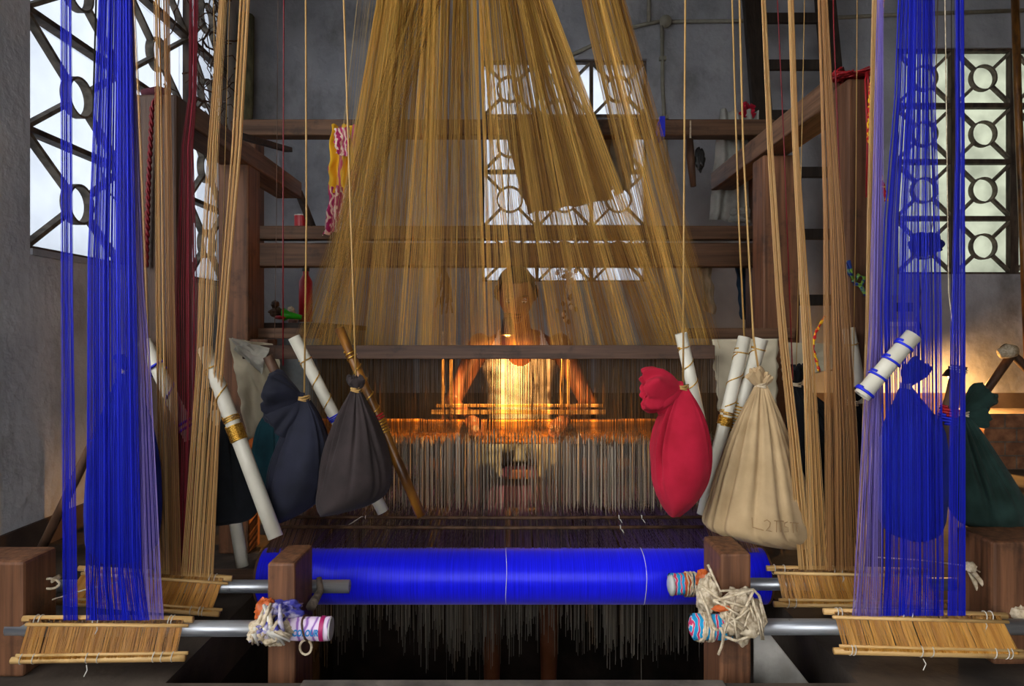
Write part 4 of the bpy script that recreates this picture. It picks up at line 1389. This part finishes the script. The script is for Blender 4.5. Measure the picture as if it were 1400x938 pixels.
def sheet(name, lab, cat, corners, Y, mat, wave=0.01, nu=26, nv=26, seed=0, thick=0.0015, freq=1.0, rag=0.0, folds=0, fold_amp=0.0, group=None):
    """corners TL, TR, BR, BL in photo px at depth Y, with creases"""
    tl, tr, br, bl = [P(*c, Y) for c in corners]

    def fn(u, v):
        p = (tl * (1 - u) + tr * u) * (1 - v) + (bl * (1 - u) + br * u) * v
        q = Vector((u * 2.5 * freq + seed * 5, v * 2.5 * freq, seed))
        d = wave * noise.noise(q) + wave * 0.8 * (0.3 - abs(noise.noise(q * 1.7)))
        if folds:
            d += fold_amp * math.sin(2 * math.pi * folds * (u + 0.05 * math.sin(4 * v + seed))) * (0.4 + 0.6 * v)
        ex = rag * noise.noise(Vector((v * 9, seed, 1))) * (1 if u > 0.99 else -1 if u < 0.01 else 0)
        ez = rag * noise.noise(Vector((u * 9, seed, 2))) * (1 if v > 0.99 else 0)
        return (p.x + ex, p.y - d, p.z + ez)
    o = MB().grid(fn, nu, nv).build(name, mat, smooth=True, solid=thick)
    return tag(o, lab, cat, group)


sheet('paper_sheet', 'torn brown paper hanging right of the red bag', 'paper', [(973, 464), (1064, 463), (1062, 560), (982, 562)], 2.42, M['paper'], 0.012, seed=1, rag=0.012)
sheet('paper_sheet', 'crumpled brown paper hanging left of the navy bag', 'paper', [(312, 462), (372, 470), (408, 560), (340, 602)], 2.36, M['paper'], 0.045, seed=2, rag=0.008)
sheet('paper_fold', 'pale folded paper flap on the left bar end', 'paper', [(318, 462), (368, 476), (356, 512), (322, 478)], 2.31, plain('pale_paper', '#c9c4b4', 0.6), 0.03, seed=3)
sheet('paper_sheet', 'dusty paper strip right of the tan bag', 'paper', [(1066, 468), (1140, 470), (1138, 505), (1070, 520)], 2.5, M['paper'], 0.012, seed=4, rag=0.008)

# ------------------------------------------------------------------ cloths on the rear beams
sc = thing('printed_cloth', 'yellow and magenta printed cloth hung over the rear beam', 'cloth', tuple(P(465, 320, 3.12)))


def hang(corners, Y, mat, parent, name, folds, amp, seed, nu=40, nv=40, wave=0.02, thick=0.003):
    tl, tr, br, bl = [P(*c, Y) for c in corners]

    def fn(u, v):
        p = (tl * (1 - u) + tr * u) * (1 - v) + (bl * (1 - u) + br * u) * v
        q = Vector((u * 2 + seed, v * 3, seed * 2))
        d = amp * math.sin(2 * math.pi * folds * u + 1.5 * math.sin(3 * v + seed)) + wave * noise.noise(q * 1.6)
        return (p.x + 0.012 * noise.noise(Vector((v * 5, seed, u))), p.y - d, p.z + 0.01 * noise.noise(Vector((u * 6, seed, 3 * v))))
    return MB().grid(fn, nu, nv).build(name, mat, parent, smooth=True, solid=thick)


hang([(454, 171), (492, 171), (488, 262), (448, 266)], 3.12, M['sariy'], sc, 'upper_fold', 2.5, 0.014, 1)
hang([(456, 176), (478, 174), (474, 214), (460, 210)], 3.085, M['sari'], sc, 'turned_corner', 1, 0.006, 5)
hang([(453, 255), (484, 255), (470, 314), (440, 322)], 3.10, M['sari'], sc, 'lower_fold', 3, 0.016, 2)
gt = thing('pale_trousers', 'pale grey trousers hanging behind the right loom post', 'clothes', tuple(P(1005, 305, 3.6)))
hang([(985, 150), (1036, 152), (1040, 304), (970, 300)], 3.30, M['c_grey'], gt, 'leg', 3, 0.02, 3)
hang([(1000, 285), (1040, 282), (1040, 305), (996, 304)], 3.27, M['c_grey'], gt, 'turned_hem', 1, 0.006, 4)
hang([(1014, 140), (1030, 142), (1032, 160), (1012, 158)], 3.29, M['c_red'], gt, 'collar', 1, 0.01, 6)
bc = thing('beige_cloth', 'beige brown cloth hung over the rear beam before the window', 'cloth', tuple(P(770, 290, 3.28)))
hang([(690, 184), (834, 180), (838, 272), (722, 293)], 3.27, M['c_beige'], bc, 'left_drop', 3, 0.018, 7)
hang([(822, 166), (868, 166), (864, 252), (840, 270)], 3.29, cloth('pale_beige_cloth', '#8d8069', '#aa9c84', trans=0.2), bc, 'right_drop', 1.5, 0.012, 8)
tag(hang([(1004, 358), (1026, 357), (1028, 440), (1014, 436)], 3.4, cloth('slate_blue_cloth', '#1d3348', '#2c4a66'), None, 'blue_cloth', 2, 0.01, 9), 'slate blue cloth hanging beside the right loom post below the rear beam', 'cloth')
tag(hang([(955, 360), (972, 358), (978, 430), (962, 425)], 3.3, cloth('pale_brown_rag', '#7a6a50', '#96846a'), None, 'hanging_rag', 1.5, 0.008, 19), 'pale brown rag hanging below the rear beam beside the cord fan', 'cloth')
tg = thing('hanging_tool', 'brown wooden tool hanging from the rear beam right of the cords', 'tool', tuple(P(947, 255, 3.15)))
MB().tube([P(943, 190, 3.14), P(944, 215, 3.14), P(948, 255, 3.13)], [0.016, 0.02, 0.013], 8).build('handle', M['stick'], tg, smooth=True)
lump(P(957, 218, 3.14), (0.022, 0.015, 0.05), M['dark'], tg, 'dark_pouch', 41, 0.35)
MB().tube([P(944, 165, 3.15), P(944, 192, 3.15)], 0.004, 6).build('loop', M['twine'], tg)
ob = thing('blue_tie', 'bright blue cloth strip tied round the rear beam', 'cloth', tuple(P(906, 176, 3.2)))
MB().box((xw(902, 3.165), 3.160, 1.725), (xw(909, 3.165), 3.26, 1.82)).build('band', M['bluewrap'], ob)
MB().tube([P(903, 164, 3.155), P(899, 172, 3.15), P(898, 186, 3.15)], 0.006, 6).build('end', M['bluewrap'], ob)

# garland of shells and bells behind the cords
ga = thing('hanging_ornament', 'string of shells and bells hanging right of the weaver head', 'ornament', tuple(P(775, 440, 2.95)))
MB().tube([P(775, 366, 2.95), P(774, 440, 2.95)], 0.002, 5).build('string', M['twine'], ga)
rs = random.Random(5)
for i in range(30):
    yy_ = 368 + 72 * (i / 29)
    wd = 14 if yy_ < 385 or 412 < yy_ < 430 else 5
    c = P(775 + rs.uniform(-wd, wd), yy_, 2.95 + rs.uniform(-0.02, 0.02))
    MB().ball(c, (0.009, 0.008, 0.012), 8, 6).build('shell', rs.choice([M['string'], M['stick'], M['twine']]), ga, smooth=True)
for i in range(14):
    c = P(775 + rs.uniform(-15, 15), rs.uniform(366, 385), 2.95)
    MB().tube([P(775, 372, 2.95), c], 0.0015, 4).build('string', M['twine'], ga)
rb = thing('dried_bundle', 'dark dried plant bundle hanging left of the weaver head', 'bundle', tuple(P(605, 440, 3.1)))
for i in range(22):
    a = P(605 + rs.uniform(-4, 4), 366, 3.12)
    b = P(605 + rs.uniform(-14, 14), rs.uniform(385, 430), 3.12)
    MB().tube([a, (a + b) / 2 + Vector((rs.uniform(-.02, .02), 0, 0)), b], 0.004, 5).build('stalk', M['stick'], rb)

# shelf with small things behind the left mid post
sh = thing('wall_shelf', 'low grey shelf box behind the left loom post', 'shelf', tuple(P(395, 460, 3.6)))
MB().box((xw(352, 3.5), 3.5, 0.84), (xw(440, 3.5), 4.58, 0.87)).build('board', M['wood_blk'], sh)
MB().box((xw(356, 3.5), 3.52, 0.0), (xw(436, 3.5), 4.58, 0.84)).build('carcass', plain('grey_tin', '#6d7474', 0.5), sh)
gc = thing('green_funnel', 'bright green plastic funnel lying on the shelf', 'funnel', tuple(P(398, 430, 3.6)))
MB().tube([P(388, 430, 3.6), P(391, 431, 3.6), P(395, 431, 3.6), P(412, 434, 3.6)], [0.03, 0.029, 0.02, 0.012], 16).build('cone', M['green_p'], gc, smooth=True)
MB().tube([P(387, 430, 3.6), P(389, 430, 3.6)], 0.034, 16).build('rim', M['green_p'], gc, smooth=True)
fg = thing('clay_figure', 'small brown clay figure on the shelf', 'figurine', tuple(P(400, 428, 3.8)))
lump((xw(400,3.8), 3.8, 0.90), (0.028, 0.025, 0.035), M['pink_p'], fg, 'body', 51, 0.3)
lump((xw(398,3.8), 3.8, 0.945), (0.02, 0.02, 0.022), M['twine'], fg, 'head', 52, 0.2)
fg2 = thing('cloth_doll', 'dark little cloth bundle lying beside the green funnel', 'bundle', tuple(P(379, 432, 3.62)))
lump(P(378, 427, 3.62), (0.035, 0.03, 0.025), M['stick'], fg2, 'body', 53, 0.35)
lump(P(376, 416, 3.62), (0.02, 0.02, 0.02), M['bamboo_d'], fg2, 'head', 54, 0.3)
lump(P(383, 434, 3.58), (0.03, 0.02, 0.01), M['red_p'], fg2, 'red_band', 55, 0.2)
rd = thing('red_bottle', 'tall red plastic bottle standing on the shelf', 'bottle', tuple(P(418, 440, 3.7)))
MB().tube([P(418, 440, 3.7), P(418, 385, 3.7), P(418, 376, 3.7), P(418, 370, 3.7)], [0.036, 0.036, 0.016, 0.016], 18).build('bottle', M['red_p'], rd, smooth=True)
MB().tube([P(418, 371, 3.7), P(418, 364, 3.7)], 0.02, 14).build('cap', M['dark'], rd)
rc = thing('red_tin', 'small red tin standing on the left end of the rear beam', 'tin', tuple(P(411, 310, 3.2)))
MB().tube([(xw(411, 3.2), 3.205, 1.315), (xw(411, 3.2), 3.205, 1.365)], 0.03, 18).build('body', M['red_p'], rc)
MB().tube([(xw(411, 3.2), 3.205, 1.365), (xw(411, 3.2), 3.205, 1.370)], 0.031, 18).build('lid', M['string'], rc)

# conduit pipes and box on the back wall
cd = thing('wall_conduit', 'old grey conduit pipes and junction box on the back wall', 'conduit', tuple(P(912, 30, YB)))
yq = YB - 0.014


def PW(px, py, d=0.014):
    return P(px, py, YB - d)


for st in ([(887, -60), (887, 32)], [(862, 38), (887, 32), (905, 29)], [(905, 30), (906, 120), (913, 250)], [(905, 30), (1060, 28), (1230, 20), (1400, 14)], [(775, 78), (862, 38)]):
    MB().tube([PW(*q) for q in st], 0.013, 10).build('pipe', M['conduit'], cd, smooth=True)
MB().tube([PW(910, 29, 0.0), PW(910, 29, 0.04)], 0.04, 20).build('junction_box', M['conduit'], cd, smooth=True)
for q in ((906, 80), (909, 160), (1060, 28), (1230, 20)):
    MB().box(tuple(PW(*q) - Vector((0.022, 0.012, 0.012))), tuple(PW(*q) + Vector((0.022, 0.013, 0.012)))).build('clip', M['conduit'], cd)
tag(MB().tube([P(1385, -120, 4.2), P(1391, 120, 4.2), P(1398, 300, 4.2), P(1410, 607, 4.2), (3.2, 4.2, 0.0)], 0.022, 10).build('bamboo_pole', M['bamboo_d'], smooth=True), 'tall pale pole standing before the right window', 'pole')
sw = thing('switch_box', 'small switch box on the wall under the right window', 'switch', tuple(PW(1236, 420)))
MB().box(tuple(PW(1222, 437, 0.06)), (xw(1251, YB - 0.06), YB, PW(1222, 404, 0.06).z)).build('case', M['conduit'], sw, bevel=0.004)
MB().box(tuple(PW(1220, 446, 0.03)), (xw(1252, YB - 0.03), YB, PW(1222, 440, 0.03).z)).build('ledge', M['string'], sw)
for px in (1229, 1243):
    MB().box(tuple(PW(px - 3, 426, 0.072)), tuple(PW(px + 3, 414, 0.058))).build('switch', M['dark'], sw)
MB().tube([PW(1256, 380), PW(1258, 410), PW(1255, 435), PW(1262, 460), PW(1263, 500)], 0.006, 6).build('wire', M['dark'], sw)
wb = thing('plastic_bag', 'blue plastic bag stuffed in the right window ring', 'bag', tuple(P(1262, 345, YB)))
lump((xw(1266, YB), YB - 0.0, P(0, 334, YB).z), (0.11, 0.05, 0.075), M['c_blue'], wb, 'bag', 61, 0.3)

# ladder leaning on the back wall
ld = thing('wooden_ladder', 'dark wooden ladder leaning behind the right loom post', 'ladder', tuple(P(1130, 640, 3.9)))
ra0, ra1 = P(1020, -110, 4.35), P(1082, 663, 3.68)
rb0, rb1 = P(1118, -110, 4.35), P(1188, 663, 3.68)
MB().bar(ra0, ra1, 0.115, 0.05, up=(0, 1, 0)).build('rail', M['wood_lad'], ld, bevel=0.004)
MB().bar(rb0, rb1, 0.115, 0.05, up=(0, 1, 0)).build('rail', M['wood_lad'], ld, bevel=0.004)
for k, py in enumerate((-40, 45, 115, 188, 268, 352, 438, 520, 600)):
    t = (py + 110) / 773
    a, b = ra0.lerp(ra1, t), rb0.lerp(rb1, t)
    MB().bar(a, b, 0.03, 0.062).build('rung', M['wood_lad'], ld, bevel=0.003)

# creeper / old wires at the far end of the left window
cr = thing('dry_creeper', 'tangled dry creeper at the far edge of the left window', 'plant', (XL + 0.03, 4.2, 1.9))
rs = random.Random(9)
for i in range(46):
    y0, z0 = rs.uniform(3.6, 4.4), rs.uniform(2.0, 2.9)
    pts = []
    d = Vector((rs.gauss(0, 1), rs.gauss(0, 1)))
    p = Vector((y0, z0))
    for k in range(9):
        d = (d + Vector((rs.gauss(0, 0.7), rs.gauss(0, 0.7)))).normalized()
        p = p + d * 0.06
        p.x, p.y = min(4.52, max(3.3, p.x)), max(1.95, p.y)
        pts.append((XL + 0.012 + rs.uniform(0, 0.05), p.x, p.y))
    MB().tube(pts, rs.uniform(0.002, 0.006), 5).build('stem', M['stick'], cr, smooth=True)
MB().tube([(XL + 0.06, 4.45, 2.0), (XL + 0.07, 4.43, 2.3), (XL + 0.06, 4.47, 2.9)], [0.03, 0.05, 0.05], 9).build('trunk', noise_mat('bark', lin('#4a4a38'), lin('#6e6b50'), (30, 30, 10), 0.95), cr, smooth=True)
wi = MB().tube([(XL + 0.02, 2.95, 3.0), (XL + 0.02, 2.92, 2.2), (XL + 0.02, 2.90, 1.75), (XL + 0.02, 2.98, 1.45), (XL + 0.02, 3.2, 1.36)], 0.004, 6).build('hanging_wire', M['dark'], smooth=True)
tag(wi, 'thin dark wire looping down before the left window', 'wire')

# ------------------------------------------------------------------ right rear corner: bench block, bound sticks, lamp
bl = thing('brick_block', 'low brick block on the floor at the far right', 'block', tuple(P(1375, 636, 4.2)))
bx0, bx1 = xw(1346, 4.1), xw(1346, 4.1) + 0.56
MB().box((bx0 + 0.004, 4.104, 0), (bx1 - 0.004, 4.42, 0.335)).build('mortar', M['mortar'], bl)
for j in range(4):
    z = 0.004 + j * 0.083
    xx = bx0 - (0.07 if j % 2 else 0)
    while xx < bx1 - 0.02:
        a, b = max(xx, bx0), min(xx + 0.19, bx1)
        if b - a > 0.03:
            d = random.uniform(-0.004, 0.004)
            MB().box((a, 4.098 + d, z), (b, 4.42, z + 0.074)).build('brick', M['brick'], bl, bevel=0.004)
        xx += 0.2
bs = thing('bound_sticks', 'two dark sticks bound with cloth, propped at the far right', 'stick', tuple(P(1330, 600, 4.0)))
MB().tube([P(1318, 592, 4.05), P(1350, 532, 4.0), P(1384, 484, 3.95)], 0.024, 8).build('stick', M['stick'], bs, smooth=True)
MB().tube([P(1372, 474, 3.98), P(1392, 492, 3.98), P(1440, 540, 3.9), P(1490, 640, 3.9)], 0.026, 8).build('stick', M['stick'], bs, smooth=True)
MB().tube([P(1366, 484, 3.93), P(1378, 480, 3.92), P(1386, 480, 3.93)], [0.028, 0.042, 0.036], 10).build('cloth_binding', M['twine'], bs, smooth=True)


def lamp_bulb(name, lab, pos, energy, size, wire_to=None, shield=0.0):
    o = thing(name, lab, 'lamp', pos)
    x_, y_, z_ = pos
    MB().tube([(x_, y_, z_ + 0.026), (x_, y_, z_ + 0.062)], [0.013, 0.016], 14).build('socket', M['dark'], o, smooth=True)
    MB().tube([(x_, y_, z_ + 0.014), (x_, y_, z_ + 0.030)], 0.012, 14).build('screw_cap', M['goldwrap'], o, smooth=True)
    MB().tube([(x_ - 0.010, y_, z_ - 0.020), (x_ - 0.005, y_ - 0.004, z_ - 0.026), (x_, y_, z_ - 0.021), (x_ + 0.005, y_ - 0.004, z_ - 0.026), (x_ + 0.010, y_, z_ - 0.020)], 0.002, 6).build('filament', M['filament'], o, smooth=True)
    MB().ball((x_, y_, z_ - 0.006), (0.021, 0.021, 0.026), 20, 14).build('glass', M['bulb'], o, smooth=True)
    if shield:  # dark bell added round the socket to block the bulb's upward light
        MB().grid(lambda u, v: (x_ + math.cos(6.2832 * u) * (0.014 + (shield - 0.014) * v ** 0.7), y_ + math.sin(6.2832 * u) * (0.014 + (shield - 0.014) * v ** 0.7), z_ + 0.046 - (0.068 if shield < 0.04 else 0.048) * v), 28, 6, True).build('added_light_shield', M['dark'], o, smooth=True, solid=0.002)
    if wire_to:
        MB().tube([(x_, y_, z_ + 0.06), (x_ + 0.005, y_, (z_ + wire_to) / 2), (x_, y_, wire_to)], 0.0025, 6).build('wire', M['dark'], o)
    L = bpy.data.lights.new(name + '_light', 'POINT')
    L.energy = energy
    L.color = (1.0, 0.52, 0.16)
    L.shadow_soft_size = size
    lo = bpy.data.objects.new(name + '_light', L)
    lo.location = (x_, y_, z_ - (0.012 if shield else 0.03))
    C.objects.link(lo)
    return o


lamp_bulb('hanging_bulb', 'small lit filament bulb hanging before the weaver chin', tuple(P(694, 450, 2.62)), 85.0, 0.006, wire_to=2.55, shield=0.027)
lamp_bulb('corner_bulb', 'lit bulb low by the back wall behind the dark green bag', tuple(P(1300, 514, 4.3)), 48.0, 0.03, wire_to=ZC, shield=0.05)

# ------------------------------------------------------------------ weaver
person = thing('person', 'weaver in white sleeveless vest seated behind the loom cords, head bent', 'person', (0.04, 3.2, 0.26))
BX = 0.035


def head_mesh(mb):
    hc = Vector((0.018, 2.865, 0.975))
    tilt = Matrix.Rotation(math.radians(22), 3, 'X')          # looking down, towards the camera side

    def fn(u, v):
        a, b = 2 * math.pi * u, math.pi * (0.004 + 0.992 * v)
        d = Vector((math.cos(a) * math.sin(b), math.sin(a) * math.sin(b), math.cos(b)))
        rx, ry, rz = 0.076, 0.098, 0.118
        x_, y_, z_ = d.x * rx, d.y * ry, d.z * rz
        lowr = max(0.0, -d.z)
        x_ *= 1 - 0.32 * lowr ** 1.6                          # jaw tapers
        y_ = y_ * (1 - 0.15 * lowr) - 0.012 * lowr
        if d.y < 0:
            fx, fz = x_, z_
            y_ -= 0.021 * math.exp(-(fx / 0.012) ** 2) * math.exp(-((fz + 0.030) / 0.018) ** 2) + 0.010 * math.exp(-(fx / 0.009) ** 2) * math.exp(-((fz + 0.008) / 0.022) ** 2)
            for sx in (-1, 1):
                y_ += 0.013 * math.exp(-((fx - sx * 0.031) / 0.017) ** 2) * math.exp(-((fz - 0.002) / 0.012) ** 2)
                y_ -= 0.006 * math.exp(-((fx - sx * 0.03) / 0.022) ** 2) * math.exp(-((fz - 0.022) / 0.009) ** 2)
                y_ -= 0.005 * math.exp(-((fx - sx * 0.040) / 0.018) ** 2) * math.exp(-((fz + 0.028) / 0.016) ** 2)
            y_ -= 0.007 * math.exp(-(fx / 0.022) ** 2) * math.exp(-((fz + 0.060) / 0.007) ** 2)
            y_ -= 0.007 * math.exp(-(fx / 0.022) ** 2) * math.exp(-((fz + 0.074) / 0.007) ** 2)
            y_ -= 0.007 * math.exp(-(fx / 0.022) ** 2) * math.exp(-((fz + 0.102) / 0.014) ** 2)
        return tuple(hc + tilt @ Vector((x_, y_, z_)))
    mb.grid(fn, 72, 56, True)

    def loc(x_, y_, z_):
        return hc + tilt @ Vector((x_, y_, z_))
    for sx in (-1, 1):
        q = [loc(sx * 0.074, 0.010, -0.030), loc(sx * 0.082, 0.018, -0.008), loc(sx * 0.085, 0.020, 0.012), loc(sx * 0.078, 0.008, 0.028)]
        mb.tube(q, [0.008, 0.011, 0.013, 0.008], 8)
    return loc


def ballcap(mb, pts, rr, n=14):
    mb.tube(pts, rr, n)
    for p, r_ in zip(pts, rr):
        mb.ball(p, r_, n, 10)


def limb(mb, ctrl, k=5):
    """ctrl = [(point, radius)...]: rounded tapering limb"""
    pts, rr = [], []
    for (a, ra), (b, rb_) in zip(ctrl[:-1], ctrl[1:]):
        a, b = Vector(a), Vector(b)
        for i in range(k):
            t = i / k
            pts.append(a.lerp(b, t))
            rr.append(ra + (rb_ - ra) * t)
    pts.append(Vector(ctrl[-1][0]))
    rr.append(ctrl[-1][1])
    ballcap(mb, pts, rr)


mb = MB()
loc = head_mesh(mb)
limb(mb, [((BX - 0.004, 2.985, 0.815), 0.056), ((0.022, 2.925, 0.895), 0.052)])
# torso loft: z, y centre, half width, half depth
torso = [(0.24, 3.20, 0.150, 0.115), (0.32, 3.20, 0.160, 0.120), (0.42, 3.17, 0.142, 0.105), (0.52, 3.13, 0.138, 0.100), (0.62, 3.08, 0.155, 0.108), (0.70, 3.04, 0.172, 0.108), (0.76, 3.015, 0.172, 0.090), (0.80, 3.00, 0.130, 0.068), (0.83, 2.99, 0.075, 0.055)]


def tf(u, v):
    i = v * (len(torso) - 1)
    k = min(int(i), len(torso) - 2)
    f = i - k
    z, y, hw, hd = [torso[k][q] * (1 - f) + torso[k + 1][q] * f for q in range(4)]
    a = 2 * math.pi * u
    return (BX + hw * math.copysign(abs(math.cos(a)) ** 0.85, math.cos(a)), y + hd * math.copysign(abs(math.sin(a)) ** 0.85, math.sin(a)), z)


t_mb = MB().grid(tf, 56, 42, True)
t_mb.f.append(tuple(reversed(range(56))))
t_mb.f.append(tuple(range(41 * 56, 42 * 56)))
mb.add(t_mb.v, t_mb.f)
arms = {1: dict(sh=(BX + 0.175, 3.01, 0.765), el=(0.335, 2.93, 0.500), wr=(0.215, 2.755, 0.470)), -1: dict(sh=(BX - 0.175, 3.01, 0.765), el=(-0.265, 2.95, 0.505), wr=(-0.170, 2.755, 0.470))}
for sx, A in arms.items():
    limb(mb, [(A['sh'], 0.052), (Vector(A['sh']).lerp(Vector(A['el']), 0.45), 0.045), (A['el'], 0.037), (Vector(A['el']).lerp(Vector(A['wr']), 0.3), 0.037), (A['wr'], 0.025)])
    wv = Vector(A['wr'])
    fw = (wv - Vector(A['el'])).normalized()
    fw = Vector((fw.x * 0.5, fw.y, -0.12)).normalized()
    side = Vector((0, 0, 1)).cross(fw).normalized()
    palm = wv + fw * 0.045
    limb(mb, [(wv, 0.024), (palm + fw * 0.012, 0.026)], 3)
    for k, ln in enumerate((0.068, 0.078, 0.074, 0.058)):
        s0 = palm + side * ((k - 1.5) * 0.0185) + fw * 0.030
        f1 = s0 + fw * ln * 0.45 + Vector((0, 0, -0.004))
        f2 = f1 + fw * ln * 0.28 + Vector((0, 0, -0.016))
        f3 = f2 + fw * ln * 0.10 + Vector((0, 0, -0.022))
        limb(mb, [(palm + side * ((k - 1.5) * 0.013), 0.013), (s0, 0.0095), (f1, 0.0088), (f2, 0.008), (f3, 0.007)], 3)
    th = side * (-sx if side.x * sx > 0 else sx)
    th = side if side.x * sx < 0 else -side
    limb(mb, [(wv + fw * 0.02 + th * 0.016, 0.013), (wv + fw * 0.045 + th * 0.038, 0.011), (wv + fw * 0.072 + th * 0.046 + Vector((0, 0, -0.012)), 0.008)], 3)
for sx in (-1, 1):
    limb(mb, [((BX + sx * 0.085, 3.18, 0.30), 0.085), ((BX + sx * 0.15, 2.90, 0.315), 0.062), ((BX + sx * 0.14, 2.84, 0.06), 0.050), ((BX + sx * 0.12, 2.86, -0.30), 0.045), ((BX + sx * 0.12, 2.88, -0.68), 0.033)])
    limb(mb, [((BX + sx * 0.12, 2.89, -0.74), 0.036), ((BX + sx * 0.13, 2.80, -0.755), 0.034), ((BX + sx * 0.135, 2.70, -0.772), 0.022)])
tmp = mb.build('figure', M['skin'])
rm = tmp.modifiers.new('remesh', 'REMESH')
rm.mode = 'VOXEL'
rm.voxel_size = 0.0058
rm.use_smooth_shade = True
sm = tmp.modifiers.new('smooth', 'SMOOTH')
sm.iterations = 3
sm.factor = 0.5
dg = bpy.context.evaluated_depsgraph_get()
me = bpy.data.meshes.new_from_object(tmp.evaluated_get(dg))
bpy.data.objects.remove(tmp)
me.materials.clear()
me.materials.append(M['skin'])
me.polygons.foreach_set('use_smooth', [True] * len(me.polygons))
me.name = 'body'
body = link('body', me, person)


def garment(name, mat, pred, off, thick):
    vs, vmap, fs = [], {}, []
    for p in me.polygons:
        c = p.center
        if pred(c, p.normal):
            f = []
            for vi in p.vertices:
                if vi not in vmap:
                    vmap[vi] = len(vs)
                    v = me.vertices[vi]
                    q = v.co + v.normal * off
                    q = q + v.normal * 0.006 * noise.noise(Vector((q.x * 14, q.z * 22, q.y * 9)))
                    vs.append(tuple(q))
                f.append(vmap[vi])
            fs.append(f)
    return MB().add(vs, fs).build(name, mat, person, smooth=True, solid=thick)


def vest(c, nrm):
    dx = abs(c.x - BX)
    if c.z < 0.30 or c.z > 0.84 or c.y < 2.86 and c.z < 0.56:
        return False
    half = 0.170 if c.z < 0.66 else 0.170 - (c.z - 0.66) * 0.5
    if dx > half:
        return False
    if c.z > 0.60 and abs(nrm.x) > 0.9 and dx > half - 0.02:
        return False
    front = nrm.y < 0.3
    if front and c.z > 0.675 + (dx / 0.085) ** 2 * 0.085 and dx < 0.085:
        return False
    if not front and c.z > 0.74 + (dx / 0.085) ** 2 * 0.05 and dx < 0.085:
        return False
    if dx > 0.135 and c.z > 0.70:
        return False
    return True


garment('vest', M['c_white'], vest, 0.008, 0.003)
garment('waist_wrap', M['c_lungi'], lambda c, n_: -0.25 < c.z < 0.40 and not (c.z > 0.30 and abs(c.x - BX) > 0.19) and c.y > 2.72 and not (c.y < 2.82 and c.z > 0.38), 0.012, 0.004)
HC = Vector((0.018, 2.865, 0.975))
TI = Matrix.Rotation(math.radians(22), 3, 'X').inverted()


def is_hair(c, n_):
    q = TI @ (c - HC)
    if q.length > 0.16 or abs(q.x) > 0.083:
        return False
    return q.z > 0.072 + 0.02 * math.cos(q.x * 40) * 0 if q.y < -0.045 else (q.z > 0.035 - (q.y + 0.045) * 0.9 if q.y < 0.03 else q.z > -0.055)


garment('hair', M['hair'], is_hair, 0.007, 0.004)
for sx in (-1, 1):
    ey = MB().ball(loc(sx * 0.031, -0.079, 0.001), (0.0125, 0.0105, 0.0105), 14, 10).build('eye', M['eye'], person, smooth=True)
    MB().ball(loc(sx * 0.031, -0.0885, -0.003), (0.005, 0.003, 0.005), 10, 8).build('iris', M['dark'], ey, smooth=True)
    MB().tube([loc(sx * 0.014, -0.096, 0.021), loc(sx * 0.030, -0.095, 0.026), loc(sx * 0.048, -0.083, 0.022)], [0.002, 0.0032, 0.0018], 6).build('eyebrow', M['hair'], person, smooth=True)
    MB().tube([loc(sx * 0.019, -0.088, 0.004), loc(sx * 0.031, -0.092, 0.008), loc(sx * 0.044, -0.084, 0.004)], [0.002, 0.004, 0.002], 8).build('eyelid', M['skin'], person, smooth=True)
MB().tube([loc(-0.024, -0.093, -0.066), loc(-0.010, -0.101, -0.065), loc(0, -0.102, -0.0665), loc(0.010, -0.101, -0.065), loc(0.024, -0.093, -0.066)], [0.0012, 0.004, 0.0042, 0.004, 0.0012], 8).build('lips', M['lip'], person, smooth=True)
MB().tube([loc(-0.020, -0.100, -0.052), loc(0, -0.108, -0.050), loc(0.020, -0.100, -0.052)], [0.001, 0.0036, 0.001], 8, flat=0.5).build('moustache', M['hair'], person, smooth=True)

bn = thing('weaver_bench', 'plank bench the weaver sits on across the pit edge', 'bench', (0.04, 3.2, 0))
MB().box((-0.5, 3.08, 0.155), (0.58, 3.40, 0.195)).build('plank', M['wood_dx'], bn, bevel=0.004)
for x0 in (-0.46, 0.48):
    MB().box((x0, 3.10, 0), (x0 + 0.06, 3.36, 0.155)).build('leg', M['wood_d'], bn)
